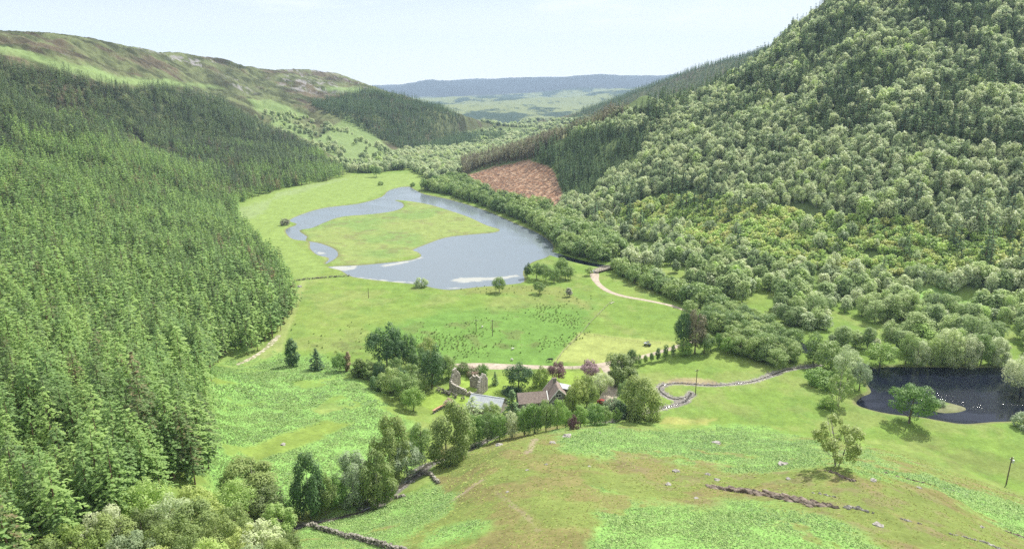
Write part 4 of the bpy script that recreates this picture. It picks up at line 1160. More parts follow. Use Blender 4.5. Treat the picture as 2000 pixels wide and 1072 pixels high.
make_kind('oak', 4, b_round(5200, 0.017, 0.43, 0.20, 5, 7, 0.13))
make_kind('bush', 4, b_round(2200, 0.034, 0.50, -0.05, 4, 6, 0.20))
make_kind('bigbirch', 5, b_birch(8000, 0.014, 0.30, 0.08, 1, 0.115))
make_kind('openbirch', 2, b_birch(3200, 0.013, 0.36, 0.22, 4, 0.07))
make_kind('sapling', 3, b_birch(700, 0.030, 0.17, 0.22))
make_kind('cone', 2, b_con(0.26, 0.03, 16, 10, 0.03, 12, 0.15, 0.9, 0.02))
make_kind('slim', 2, b_birch(2600, 0.020, 0.15, 0.05))
BARKS.update({'oak': BARK, 'bush': BARK, 'bigbirch': BIRCHBARK, 'openbirch': BIRCHBARK, 'sapling': BARK, 'cone': PINEBARK, 'slim': BARK})
KW = {'oak': 0.86, 'bush': 1.0, 'bigbirch': 0.58, 'openbirch': 0.74, 'sapling': 0.36, 'cone': 0.5, 'slim': 0.34, 'alder': 0.66, 'spruce': 0.3, 'pine': 0.36, 'birch': 0.44}
NM = {'oak': 'broadleaf_tree', 'bush': 'shrub', 'bigbirch': 'birch_tree', 'openbirch': 'birch_tree', 'sapling': 'sapling', 'cone': 'conifer', 'slim': 'slender_tree', 'alder': 'alder_tree', 'spruce': 'spruce_tree', 'pine': 'pine_tree', 'birch': 'birch_tree'}
trs = np.random.default_rng(77)
def T1(kind, leaf, px, py, hp, wp, label, group=None, name=None, cat=None):
    pos, t = gat(px, py)
    h = hp * t / F_PX / 0.93
    wide = (wp / hp * 0.93) / KW[kind]
    return tree(kind, leaf, pos, h, label, group, name or NM[kind], cat or ('shrub' if kind == 'bush' else 'tree'), wide, True, None, trs)

T1('slim', 'dark', 572, 715, 54, 26, 'narrow dark green tree standing alone at the top of the bracken, leftmost of the row')
T1('cone', 'dark', 619, 722, 42, 36, 'broad dark conifer, second from the left at the top edge of the bracken')
T1('oak', 'bright', 664, 725, 38, 34, 'fresh green round tree at the top edge of the bracken beside a rust-coloured one')
T1('slim', 'rust', 678, 724, 38, 14, 'thin rust-coloured tree between two green ones at the top edge of the bracken')
T1('slim', 'olive', 700, 736, 40, 27, 'olive green column-shaped tree at the top edge of the bracken')
T1('slim', 'alder', 722, 740, 35, 25, 'short leafy column-shaped tree just left of the big dark clump')
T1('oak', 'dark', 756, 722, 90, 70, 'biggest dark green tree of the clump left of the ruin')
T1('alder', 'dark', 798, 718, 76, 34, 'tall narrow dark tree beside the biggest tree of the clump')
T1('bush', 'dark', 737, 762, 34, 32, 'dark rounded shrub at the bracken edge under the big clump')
T1('alder', 'alder', 762, 768, 56, 44, 'blue-green tree at the front of the clump above the bracken')
T1('oak', 'alder', 792, 782, 62, 58, 'wide green tree in the middle of the clump above the bracken')
T1('oak', 'bright', 808, 802, 50, 46, 'bright round tree at the foot of the clump next to the yellow lawn')
T1('oak', 'alder', 806, 750, 44, 38, 'mid green round tree behind the front trees of the clump')
T1('oak', 'olive', 836, 715, 60, 44, 'yellow-green tree crown rising behind the tall dark tree near the ruin')
T1('alder', 'dark', 844, 757, 88, 50, 'tall dark tree with a pale-tipped crown just left of the ruin')
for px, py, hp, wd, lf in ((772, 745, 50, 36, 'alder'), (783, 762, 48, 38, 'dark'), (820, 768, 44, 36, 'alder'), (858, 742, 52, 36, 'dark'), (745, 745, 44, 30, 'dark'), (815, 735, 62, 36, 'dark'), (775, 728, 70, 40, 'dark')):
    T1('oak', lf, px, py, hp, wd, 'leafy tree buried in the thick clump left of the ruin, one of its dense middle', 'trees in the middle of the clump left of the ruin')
T1('alder', 'alder', 877, 737, 50, 32, 'blue-green tree behind the ruin on its left')
T1('bush', 'olive', 903, 728, 22, 26, 'olive shrub behind the ruin next to the pink one')
T1('bush', 'pinkish', 925, 735, 20, 30, 'pink flowering shrub behind the ruin', None, 'rhododendron')
T1('bush', 'bright', 942, 730, 22, 24, 'green shrub right of the pink flowering one by the gravel road')
T1('cone', 'dark', 967, 751, 26, 18, 'small dark conical conifer on the lawn between the ruin and the yew')
T1('oak', 'dark', 1013, 760, 54, 56, 'dark spreading yew tree behind the brown-roofed wing', None, 'yew_tree')
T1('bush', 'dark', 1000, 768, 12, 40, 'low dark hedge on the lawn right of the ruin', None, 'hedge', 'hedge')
T1('bush', 'golden', 1054, 756, 44, 30, 'cream and yellow-green shrub behind the house roof')
T1('oak', 'copper', 1086, 746, 42, 40, 'dark copper-leaved tree right behind the house', None, 'copper_tree')
T1('oak', 'mauve', 1152, 742, 42, 40, 'greyish purple-leaved tree by the road fence', None, 'copper_tree')
T1('bigbirch', 'olive', 1212, 752, 64, 58, 'large olive birch beside the road bend above the driveway')
T1('oak', 'golden', 1130, 800, 66, 44, 'golden-green tree directly right of the house gable')
T1('alder', 'olive', 1146, 795, 68, 40, 'tall yellow-green tree between the house and the driveway')
T1('bush', 'golden', 1112, 800, 40, 24, 'pale yellowish shrub against the right wall of the house')
T1('oak', 'birch', 1173, 770, 48, 42, 'round grey-green lawn tree with a clear stem and dark shadow')
T1('oak', 'alder', 1222, 790, 52, 38, 'dark blue-green tree between the driveway and the big birch')
T1('bigbirch', 'olive', 1258, 818, 86, 64, 'large weeping birch standing on the burn at the end of the tree belt')
T1('bush', 'silver', 1198, 800, 28, 32, 'clipped dome-shaped grey-green shrub below the red car')
T1('alder', 'bright', 1203, 824, 30, 20, 'small bright tree on the burn bank right of the red car')
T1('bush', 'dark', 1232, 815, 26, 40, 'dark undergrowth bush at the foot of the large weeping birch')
T1('alder', 'dark', 1233, 710, 32, 20, 'dark leafy tree at the left end of the roadside row')
T1('alder', 'alder', 1246, 714, 26, 14, 'second small leafy tree from the left of the roadside row')
for px, py, hp, wd, lab in ((1260, 710, 20, 9, 'thinnest sapling in the roadside row, third from the left'), (1272, 706, 20, 9, 'sapling fourth from the left in the roadside row'),
                            (1285, 705, 27, 11, 'taller sapling in the middle of the roadside row'), (1300, 702, 30, 10, 'tall pale sapling right of the middle of the roadside row'),
                            (1314, 696, 23, 10, 'last slim sapling at the right end of the roadside row')):
    T1('sapling', 'alder', px, py, hp, wd, lab, 'saplings along the farm road')
T1('oak', 'dark', 1333, 688, 84, 38, 'tall dark-stemmed tree at the corner of the meadow, its crown open')
T1('alder', 'brownpine', 1357, 690, 88, 44, 'tall dark brownish tree at the meadow corner beside an open one')
T1('alder', 'bright', 1338, 694, 34, 32, 'low fresh green tree under the two tall ones at the meadow corner')
T1('oak', 'alder', 1375, 690, 42, 36, 'leafy tree at the meadow edge right of the tall brownish tree')
T1('oak', 'golden', 1388, 684, 30, 24, 'pale yellow-green tree at the river belt edge of the meadow')
T1('alder', 'bright', 1403, 680, 32, 18, 'small upright tree at the meadow edge left of the lone round one')
T1('oak', 'bright', 1420, 691, 36, 28, 'lone small round tree with its shadow under it on the meadow edge')
T1('alder', 'alder', 1588, 710, 64, 40, 'tall dark tree where the burn leaves the river belt')
T1('alder', 'alder', 1622, 722, 60, 56, 'wide green tree on the river bank left of the pond')
T1('oak', 'birch', 1655, 748, 72, 60, 'greyish full tree leaning over the left end of the pond')
T1('oak', 'silver', 1678, 762, 58, 44, 'silvery willow at the left tip of the pond')
T1('bush', 'bright', 1600, 752, 36, 54, 'bright green spreading bush at the river end of the burn')
T1('openbirch', 'alder', 1636, 792, 76, 60, 'open grey-green tree with two stems on the near pond bank')
T1('bush', 'bright', 1612, 796, 24, 30, 'bright low bush beside the open two-stemmed tree')
T1('oak', 'bright', 1718, 716, 50, 62, 'round bright tree on the far bank at the left of the pond')
for px, hp, wd, lf, lab in ((1768, 70, 34, 'alder', 'tall dark tree on the far pond bank, left one of the row'), (1792, 52, 34, 'birch', 'shorter grey-green tree on the far pond bank'),
                            (1818, 62, 36, 'alder', 'green tree reflected in the middle of the pond'), (1852, 74, 44, 'birch', 'tallest grey birch of the far pond bank'),
                            (1885, 60, 40, 'birch', 'pale grey-green tree on the far pond bank right of the tallest birch'), (1915, 66, 40, 'alder', 'dark green tree near the right of the far pond bank'), (1945, 56, 40, 'birch', 'pale tree at the right end of the far pond bank')):
    T1('alder' if lf == 'alder' else 'bigbirch', lf, px, 713, hp, wd, lab, 'trees on the far bank of the pond')
T1('oak', 'bright', 1775, 826, 80, 84, 'large round tree standing alone on the near edge of the pond')
T1('oak', 'birch', 1992, 772, 84, 74, 'big pale green tree at the right frame edge on the pond bank')
T1('bush', 'silver', 1998, 835, 34, 40, 'grey-green bush at the right frame edge below the pond')
T1('bush', 'silver', 1838, 792, 14, 16, 'small silvery bush on the pond islet')
T1('openbirch', 'olive', 1635, 909, 110, 112, 'lone open birch with several stems on the heath crest at right')
T1('bush', 'birch', 823, 560, 20, 27, 'low round bush on the near lake shore')
T1('oak', 'alder', 975, 571, 32, 28, 'small gnarled tree on the near lake shore')
T1('oak', 'alder', 1054, 573, 24, 24, 'small leaning tree on the grass right of the lake')
T1('sapling', 'bare', 1112, 579, 17, 13, 'bare little tree on the meadow right of the lake')
T1('alder', 'dark', 1030, 542, 30, 16, 'first dark tree of the clump at the lake corner')
for px, py, hp, wd, lab in ((1048, 545, 34, 28, 'dark round tree in the clump at the lake corner'), (1066, 548, 34, 28, 'second round tree in the clump at the lake corner'), (1082, 552, 30, 26, 'foremost tree in the clump at the lake corner'),
                            (1096, 540, 40, 30, 'larger tree behind the clump at the lake corner'), (1104, 546, 26, 24, 'small tree with clear stem at the right of the lake corner clump'), (1114, 546, 26, 22, 'small tree at the right end of the lake corner clump'),
                            (1152, 538, 18, 18, 'dark low tree beside the car at the bridge')):
    T1('oak', 'alder', px, py, hp, wd, lab)
T1('bush', 'bare', 555, 440, 14, 16, 'grey leafless bush on the left shore of the lake')
T1('oak', 'alder', 735, 346, 22, 20, 'round tree standing on the far lake meadow')
T1('bush', 'alder', 743, 362, 9, 11, 'tiny bush on the far lake meadow')
T1('bush', 'alder', 806, 364, 8, 10, 'tiny bush at the far tip of the lake')
# belt of trees along the burn below the house
belt = [(905, 878, 62, 34, 'bright', 'leftmost bright green alder of the belt below the grey-roofed shed'), (928, 872, 66, 36, 'bright', 'second bright alder of the belt below the shed'), (952, 866, 62, 34, 'alder', 'darker alder in the belt below the shed'),
        (976, 860, 58, 34, 'bright', 'bright alder in the belt left of the house'), (1000, 854, 50, 30, 'birch', 'pale leafy tree in the belt left of the house'), (1024, 850, 58, 34, 'bright', 'bright alder in the belt below the left end of the house'),
        (1044, 846, 62, 34, 'bright', 'bright alder in the belt below the middle of the brown roof'), (1066, 842, 64, 34, 'alder', 'deep green alder in the belt below the house wing'), (1088, 838, 60, 34, 'bright', 'bright alder in the belt below the house gable'),
        (1105, 836, 44, 24, 'bright', 'narrower alder at the right end of the belt below the house'), (1134, 834, 42, 32, 'bright', 'bright bush-like alder below the golden-green trees'), (1162, 830, 44, 34, 'bright', 'leafy alder just left of the small burn tree'),
        (1182, 828, 36, 26, 'alder', 'small alder beside the burn below the red car')]
for px, py, hp, wd, lf, lab in belt:
    T1('alder', lf, px, py, hp * 1.1, wd, lab, 'alders in the belt along the burn')
for i, (px, py, hp, wd) in enumerate(((915, 842, 36, 30), (942, 840, 34, 28), (968, 842, 38, 28), (990, 838, 34, 26), (1014, 834, 36, 28), (1036, 830, 32, 26), (1058, 826, 32, 28), (1080, 824, 30, 26), (1148, 824, 34, 26), (1100, 822, 28, 24), (1240, 800, 40, 30), (1070, 810, 22, 30), (1030, 812, 24, 30), (1212, 806, 26, 24))):
    T1('oak' if i % 2 else 'alder', ['alder', 'bright', 'birch', 'dark', 'bright'][i % 5], px, py, hp, wd, 'small leafy tree filling the gap behind the burn belt, %s' % ('by the shed' if px < 1000 else 'by the house' if px < 1110 else 'by the driveway'), 'small trees behind the burn belt' + (' by the shed' if px < 1000 else ' by the house' if px < 1110 else ' by the driveway'))
T1('pine', 'birch', 924, 824, 50, 40, 'pale greyish conifer in front of the grey-roofed shed')
T1('spruce', 'dark', 1000, 830, 70, 44, 'tall dark conifer between the shed and the house wing')
T1('oak', 'alder', 962, 822, 42, 36, 'leafy tree against the lower edge of the grey roof')
T1('bush', 'mauve', 893, 815, 26, 22, 'purplish grey shrub left of the grey-roofed shed')
T1('bush', 'pinkish', 876, 792, 16, 18, 'pinkish shrub at the end of the orange-topped wall')
T1('bush', 'copper', 1120, 838, 30, 22, 'dark reddish bush between two alders of the belt')
T1('alder', 'alder', 822, 884, 66, 50, 'tree with mixed foliage behind the big olive birch, on the bracken edge')
T1('bigbirch', 'olive', 872, 905, 112, 76, 'big olive weeping birch with bare stems by the burn')
T1('bigbirch', 'olive', 762, 930, 112, 60, 'tall olive birch rising behind the silvery willow')
T1('oak', 'silver', 796, 932, 76, 66, 'silvery grey willow beside the burn')
T1('bush', 'bright', 806, 870, 36, 30, 'vivid green bush between the willow and the mixed tree')
T1('bigbirch', 'olive', 738, 990, 112, 62, 'yellow-olive birch below the tall one, over the burn wall')
T1('bigbirch', 'silver', 690, 985, 96, 56, 'grey thin-leaved birch between two denser ones by the burn')
T1('alder', 'bright', 655, 992, 70, 44, 'green undergrowth tree left of the grey birch')
T1('bigbirch', 'dark', 607, 1012, 140, 56, 'tallest dark birch at the lower left end of the burn')
T1('alder', 'olive', 637, 1005, 90, 40, 'olive tree close to the tallest dark birch')
T1('bush', 'bright', 565, 1010, 36, 40, 'leafy bush at the lower left end of the burn')
# the birches massed in the lower left corner
def T2(kind, leaf, px, pytop, h, wd_px, label, group):
    pos, t = gat(px, pytop, h)
    wide = (wd_px * t / F_PX / h) / KW[kind]
    tree(kind, leaf, pos, h, label, group, NM[kind], 'tree', wide, True, None, trs)
corner = [(488, 900, 9, 90), (449, 935, 9, 80), (515, 948, 8, 85), (450, 985, 8, 75), (508, 1010, 8, 80), (464, 1026, 7.5, 75), (382, 948, 9, 95), (327, 962, 9, 85), (386, 990, 8, 80), (342, 1002, 8, 80), (272, 932, 9.5, 90),
          (268, 984, 8, 75), (228, 1003, 8, 75), (197, 984, 9, 80), (130, 1014, 8.5, 85), (181, 1038, 8, 75), (244, 1036, 8, 80), (299, 1018, 8, 75), (354, 1034, 8, 75), (413, 1044, 7.5, 75), (90, 1050, 8, 80), (140, 1062, 8, 80), (220, 1066, 7, 75),
          (290, 1062, 7, 75), (380, 1068, 7, 75), (480, 1062, 7, 80), (530, 1045, 7, 70), (420, 1000, 8, 75), (540, 985, 7.5, 60), (555, 1030, 6, 60), (440, 1075, 7, 80), (330, 1085, 7, 80), (240, 1095, 7, 80), (150, 1100, 7, 80), (510, 1095, 7, 80)]
for i, (px, py, h, wd) in enumerate(corner):
    lf = ['olive', 'birch', 'golden', 'birch', 'olive', 'young'][(i * 5 + i // 3) % 6]
    tone = {'olive': 'olive green', 'birch': 'grey-green', 'golden': 'yellow-green', 'silver': 'silvery', 'young': 'light green'}[lf]
    T2('oak' if i % 4 else 'bigbirch', lf, px, py, h, wd, '%s soft-crowned birch in the dense group at the lower left corner' % tone, '%s birches of the lower left corner' % tone)

# ------------------------------------------------------------------ low growth: bracken, tussocks, rushes, stones
def fern_mesh(rs, nfr=9, L_=1.0):
    V = []; Q = []
    for k in range(nfr):
        a = 2 * pi * k / nfr + rs.normal(0, 0.3); ln = L_ * rs.uniform(0.7, 1.15); rise = rs.uniform(0.12, 0.34)
        prev = None
        for s, wdt in ((0.1, 0.14), (0.4, 0.34), (0.75, 0.26), (0.98, 0.03)):
            x = ln * s; z = rise * (math.sin(s * 2.0)) * 0.75
            p = np.array([x * cos(a), x * sin(a), z]); q = np.array([-sin(a), cos(a), -0.25]) * wdt * ln
            n = len(V); V += [p - q, p, p + np.array([sin(a), -cos(a), -0.25]) * wdt * ln]
            if prev is not None:
                Q += [(prev, prev + 1, n + 1, n), (prev + 1, prev + 2, n + 2, n + 1)]
            prev = n
    return np.array(V), np.array(Q)
FERNM = leaf_mat('bracken_fronds', [(0.15, (0.13, 0.195, 0.08)), (0.5, (0.15, 0.215, 0.074)), (0.95, (0.19, 0.26, 0.095))], 0.25, 0.05, 0.6, 0.25, 2.3)
ferns = [npmesh('bracken_tuft', *fern_mesh(np.random.default_rng(300 + i)), [FERNM]) for i in range(4)]
def gsample(attr_grid, X, Y):
    th = np.arctan2(X, Y); r = np.hypot(X, Y)
    a = np.clip(np.interp(th, TH, np.arange(nt_)).round().astype(int), 0, nt_ - 1)
    b = np.clip(np.interp(np.log(r), _lrs, np.arange(nr_)).round().astype(int), 0, nr_ - 1)
    return attr_grid[b, a]
parts = []
for xr, yr, st in (((-130, 170), (50, 120), 0.42), ((-130, 200), (120, 200), 0.56), ((-140, 20), (200, 300), 0.75)):
    X, Y, Z, px, py, dep = samples(xr, yr, st, 0.5, 91)
    bb = gsample(BM, X, Y); m = bb > np.random.default_rng(3).uniform(0.1, 0.8, len(X))
    parts.append([a[m] for a in (X, Y, Z)] + [(st * (0.45 + 0.55 * bb))[m]])
X, Y, Z, S_ = [np.concatenate([p[i] for p in parts]) for i in range(4)]
print('bracken', len(X))
scatter_stuff('bracken', ferns, X, Y, Z - 0.05, S_ * 0.85 * np.random.default_rng(4).uniform(0.7, 1.35, len(X)) * (0.35 + 1.25 * vnoise(X, Y, 4, 8, 3)), 'pale green bracken fronds covering the slopes near the camera', 'bracken', None, 0.18)

def tuft_mesh(rs, nb=14, spread=0.35, hgt_=0.11, wd=0.09):
    V = []; Q = []
    for k in range(nb):
        a = rs.uniform(0, 6.28); r0 = rs.uniform(0, 0.15); r1 = r0 + rs.uniform(0.1, spread); h = hgt_ * rs.uniform(0.6, 1.2)
        b = a + rs.normal(0, 0.4); n = len(V)
        p0 = np.array([r0 * cos(a), r0 * sin(a), -0.05]); p1 = np.array([r1 * cos(b), r1 * sin(b), h]); q = np.array([-sin(a), cos(a), 0]) * wd
        pm = (p0 + p1) / 2 + np.array([0, 0, h * 0.2])
        V += [p0 - q, p0 + q, pm + q * 1.3, pm - q * 1.3, p1 + q * .3, p1 - q * .3]
        Q += [(n, n + 1, n + 2, n + 3), (n + 3, n + 2, n + 4, n + 5)]
    return np.array(V), np.array(Q)
TUFTM = leaf_mat('heath_tussocks', [(0.1, (0.17, 0.175, 0.075)), (0.45, (0.185, 0.20, 0.07)), (0.8, (0.20, 0.25, 0.07)), (1.0, (0.25, 0.26, 0.11))], 0.35, 0.06, 0.8, 0.1, 1.9)
RUSHM = leaf_mat('rush_clumps', [(0.1, (0.06, 0.085, 0.03)), (0.6, (0.10, 0.135, 0.045)), (1.0, (0.15, 0.17, 0.07))], 0.35, 0.1, 0.7, 0.1, 2.3)
tufts = [npmesh('tussock', *tuft_mesh(np.random.default_rng(400 + i)), [TUFTM]) for i in range(4)]
rushes = [npmesh('rush_clump', *tuft_mesh(np.random.default_rng(420 + i), 26, 0.5, 0.6, 0.07), [RUSHM]) for i in range(3)]
KN = kn * (1 - BM) * 0.7
parts = []
for xr, yr, st in (((-60, 170), (50, 105), 0.6), ((-60, 190), (105, 190), 0.85)):
    X, Y, Z, px, py, dep = samples(xr, yr, st, 0.5, 93)
    m = gsample(KN, X, Y) * (0.35 + 0.9 * (vnoise(X, Y, 4, 55, 3) > 0.42)) > np.random.default_rng(6).uniform(0, 1, len(X))
    parts.append([a[m] for a in (X, Y, Z)] + [np.full(m.sum(), st)])
X, Y, Z, S_ = [np.concatenate([p[i] for p in parts]) for i in range(4)]
print('tussocks', len(X))
scatter_stuff('tussock_grass', tufts, X, Y, Z, S_ * np.random.default_rng(4).uniform(0.4, 1.1, len(X)) * 1.0, 'yellow-brown tussock grass on the heath knoll', 'grass', None, 0.1)
RUSHG = rush
X, Y, Z, px, py, dep = samples((-150, 80), (230, 400), 1.5, 0.5, 95)
m = (gsample(RUSHG, X, Y) * smooth(0.50, 0.66, vnoise(X, Y, 16, 32, 3)) > np.random.default_rng(6).uniform(0.0, 1.0, len(X))) | (gsample(RUSHG, X, Y) * 0.07 > np.random.default_rng(7).uniform(0, 1, len(X)))
m |= inpoly(px, py, [(880, 560), (1100, 556), (1165, 602), (1150, 606), (1060, 584), (900, 570)]) & (np.random.default_rng(8).uniform(0, 1, len(X)) < 0.12)
scatter_stuff('rushes', rushes, X[m], Y[m], Z[m], np.random.default_rng(4).uniform(0.25, 0.95, m.sum()), 'dark rush clumps dotted over the bright middle field', 'rushes')
print('rushes', m.sum())

def rock_mesh(name, seed, mat, n=2, flat=0.6, rough=0.25):
    import bmesh
    from mathutils import noise as mn
    bm = bmesh.new(); bmesh.ops.create_icosphere(bm, subdivisions=n, radius=1.0)
    for v in bm.verts:
        d = 1 + rough * mn.noise(v.co * 1.6 + Vector((seed * 3.1, 0, 0))) * 2 + 0.12 * mn.noise(v.co * 4 + Vector((0, seed, 0)))
        v.co = Vector((v.co.x * d * 1.2, v.co.y * d, v.co.z * d * flat))
    me = bpy.data.meshes.new(name); bm.to_mesh(me); bm.free(); me.materials.append(mat); return me
ROCKM = simple_mat('lichened_rock', (0.16, 0.145, 0.13), (0.44, 0.42, 0.39), 1.6, 0.9, 0.6, 0.2)
DROCK = simple_mat('dark_banded_rock', (0.085, 0.065, 0.05), (0.33, 0.28, 0.23), 0.9, 0.95, 0.9, 0.1, 0.0, 0.38, 0.68, 8)
PEBB = simple_mat('river_cobbles', (0.17, 0.16, 0.15), (0.36, 0.34, 0.32), 0.8, 0.85, 0.2)
stones = [rock_mesh('cobble', i, PEBB, 1) for i in range(3)]
def along(line, n, spread, rs):
    L2 = np.array(line); seg = np.linalg.norm(np.diff(L2, axis=0), axis=1); cum = np.concatenate([[0], np.cumsum(seg)])
    s = rs.uniform(0, cum[-1], n)
    X = np.interp(s, cum, L2[:, 0]) + rs.normal(0, spread, n); Y = np.interp(s, cum, L2[:, 1]) + rs.normal(0, spread, n)
    return X, Y
rs = np.random.default_rng(12)
X1, Y1 = along(BURNW, 1300, 0.9, rs); X2, Y2 = along(BURNW2, 450, 0.8, rs)
X, Y = np.concatenate([X1, X2]), np.concatenate([Y1, Y2])
scatter_stuff('burn_stones', stones, X, Y, grid_z(X, Y) + 0.02, rs.uniform(0.08, 0.32, len(X)), 'pale cobbles lining the bed of the small burn', 'stones')
# brash and stumps on the felled slope
BRASH = simple_mat('felled_brash', (0.24, 0.14, 0.10), (0.46, 0.36, 0.29), 0.5, 0.9, 0.3)
bms = []
for i in range(3):
    m_ = MB(); rs2 = np.random.default_rng(50 + i)
    for k in range(7):
        a = rs2.uniform(0, 3.14); l = rs2.uniform(0.5, 1.6); c = rs2.normal(0, 0.5, 2); z = rs2.uniform(0.05, 0.35)
        m_.tube([(c[0] - cos(a) * l, c[1] - sin(a) * l, z), (c[0] + cos(a) * l, c[1] + sin(a) * l, z + rs2.uniform(-.1, .2))], 0.09, 5)
    bms.append(m_.mesh('brash_pile', BRASH))
X, Y, Z, px, py, dep = samples((-70, 90), (520, 860), 3.2, 0.5, 97)
m = gsample(FELL, X, Y) > 0.5
scatter_stuff('felled_brash', bms, X[m], Y[m], Z[m], rs.uniform(0.6, 1.4, m.sum()), 'reddish brash and log waste strewn over the felled slope', 'brash')

BOULD = [(976, 870, 15, 'whitish boulder on the left shoulder of the heath knoll'), (1108, 853, 18, 'flat pinkish-grey boulder near the top edge of the knoll'), (1067, 907, 7, 'small pale stone in the middle of the heath slope'),
         (991, 961, 7, 'small pale stone beside the narrow path on the heath'), (1306, 947, 13, 'light angular boulder left of the long rock band'), (1321, 921, 14, 'low mossy rock above the light angular boulder'),
         (1383, 927, 12, 'small flat rock at the edge of the upper bracken'), (1401, 938, 12, 'round grey rock just above the left end of the rock band'), (1360, 973, 9, 'small grey stone below the light angular boulder'),
         (1530, 908, 20, 'grey boulder at the edge of the bracken left of the lone birch'), (1399, 866, 16, 'reddish rock surrounded by the upper bracken'), (553, 868, 10, 'pale boulder lying in the grassy gap of the bracken slope'),
         (1715, 1026, 18, 'pale slab in the heath right of the lower bracken'), (1918, 1030, 10, 'small bluish boulder near the lower right corner'), (1151, 911, 6, 'tiny pale stone on the upper heath'),
         (1079, 865, 12, 'buff stone beside the narrow path near the knoll top'), (1171, 846, 6, 'tiny white stone at the top of the knoll'), (1030, 918, 6, 'tiny grey stone left of the heath centre'), (1540, 935, 9, 'flat pale stone above the rock band'),
         (585, 560, 9, 'white boulder at the corner of the pines and the lake meadow'), (1706, 939, 14, 'broken rock right of the birch on the heath'), (1795, 953, 9, 'small whitish rock near the fringe of bracken')]
for i, (px, py, wpx, lab) in enumerate(BOULD):
    pos, t = gat(px, py)
    s = wpx * t / F_PX / 2.3
    o = bpy.data.objects.new('boulder', rock_mesh('boulder', 30 + i, ROCKM, 3, 0.55))
    o.location = (pos[0], pos[1], pos[2] + s * 0.12); o.scale = (s, s, s); o.rotation_euler = (0, 0, i * 1.3)
    link(o); tag(o, lab, 'boulder')

def outcrop(line, wpx, hgt_, label, mat=DROCK, n=60, seed=0):
    """a band of broken rock that breaks out of the slope, one mesh"""
    rs = np.random.default_rng(seed)
    import bmesh
    from mathutils import noise as mn
    pts = [gat(a, b) for a, b in line]
    t = np.mean([p[1] for p in pts]); wd = wpx * t / F_PX
    line3 = [p[0][:2] for p in pts]
    X, Y = along(line3, n, wd * 0.30, rs)
    d = np.array(line3[-1]) - np.array(line3[0]); ang = math.atan2(d[1], d[0])
    bm = bmesh.new()
    for x, y in zip(X, Y):
        z = float(grid_z(np.array([x]), np.array([y]))[0])
        s = rs.uniform(0.35, 1.0) * wd * 0.45
        g = bmesh.ops.create_icosphere(bm, subdivisions=2, radius=1.0)
        sc = np.array([s * rs.uniform(1.2, 2.4), s * rs.uniform(0.5, .9), hgt_ * rs.uniform(0.35, 1.0)])
        a = ang + rs.normal(0, 0.2); sd_ = rs.uniform(0, 99)
        for v in g['verts']:
            k = 1 + 0.5 * mn.noise(v.co * 1.5 + Vector((sd_, 0, 0)))
            q = (v.co.x * k * sc[0], v.co.y * k * sc[1], v.co.z * k * sc[2])
            v.co = Vector((x + q[0] * cos(a) - q[1] * sin(a), y + q[0] * sin(a) + q[1] * cos(a), z + q[2] - hgt_ * 0.1))
    me = bpy.data.meshes.new('rock_outcrop'); bm.to_mesh(me); bm.free(); me.materials.append(mat)
    o = link(bpy.data.objects.new('rock_outcrop', me)); tag(o, label, 'rock')
outcrop([(1392, 953), (1440, 958), (1500, 966), (1550, 975), (1600, 986)], 22, 0.55, 'long dark band of broken rock across the heath', DROCK, 130, 1)
outcrop([(1600, 984), (1640, 993)], 10, 0.45, 'grey rock step continuing the dark band to the right', DROCK, 26, 2)
outcrop([(1645, 991), (1680, 995), (1705, 1002)], 9, 0.6, 'pale rounded rock slab at the right end of the dark band', ROCKM, 18, 3)
outcrop([(1612, 918), (1640, 928), (1668, 940)], 8, 0.4, 'narrow dark rock ledge under the lone birch', DROCK, 34, 4)
outcrop([(1725, 921), (1760, 932), (1790, 940), (1822, 948)], 6, 0.35, 'reddish rock ledge right of the lone birch', DROCK, 34, 5)
outcrop([(1840, 953), (1865, 959), (1888, 966)], 4, 0.25, 'thin pale rock rib beside the bracken fringe', ROCKM, 18, 6)
outcrop([(1590, 962), (1612, 966), (1635, 972)], 6, 0.3, 'small pale rock ledge above the right end of the dark band', ROCKM, 16, 7)
outcrop([(1760, 1014), (1780, 1018), (1800, 1024)], 5, 0.3, 'short pale rock rib in the lower right heath', ROCKM, 14, 8)
outcrop([(1858, 1044), (1890, 1050), (1930, 1062), (1962, 1076)], 8, 0.35, 'curving whitish rock rib at the lower right corner', ROCKM, 34, 9)
outcrop([(1962, 1036), (1990, 1046), (2015, 1054)], 9, 0.4, 'dark rock ledge at the right frame edge', DROCK, 18, 10)

# ------------------------------------------------------------------ buildings
STONEW = simple_mat('grey_harled_wall', (0.20, 0.19, 0.165), (0.30, 0.285, 0.25), 1.2, 0.95, 0.3, 0.1)
RUBBLE = simple_mat('rubble_stone', (0.15, 0.135, 0.115), (0.46, 0.42, 0.36), 2.2, 0.95, 0.9, 0.1, 0, 0.35, 0.62)
CAPST = simple_mat('wallhead_stone', (0.40, 0.37, 0.32), (0.62, 0.58, 0.52), 2.0, 0.95, 0.5, 0.1)
TILE = simple_mat('brown_slate_roof', (0.15, 0.12, 0.105), (0.31, 0.25, 0.215), 1.8, 0.85, 0.5, 0.2, 0, 0.3, 0.7, 8)
TIN = simple_mat('pale_metal_roof', (0.33, 0.36, 0.385), (0.43, 0.46, 0.48), 0.7, 0.5, 0.1, 0.4)
WHITE = simple_mat('white_paint', (0.74, 0.74, 0.71), (0.82, 0.82, 0.79), 2, 0.6, 0.0)
GLASS = simple_mat('dark_window_glass', (0.02, 0.025, 0.03), (0.04, 0.05, 0.06), 2, 0.08, 0.0, 0.8)
LEAD = simple_mat('dark_gable_board', (0.05, 0.05, 0.055), (0.09, 0.09, 0.09), 2, 0.8, 0.1)
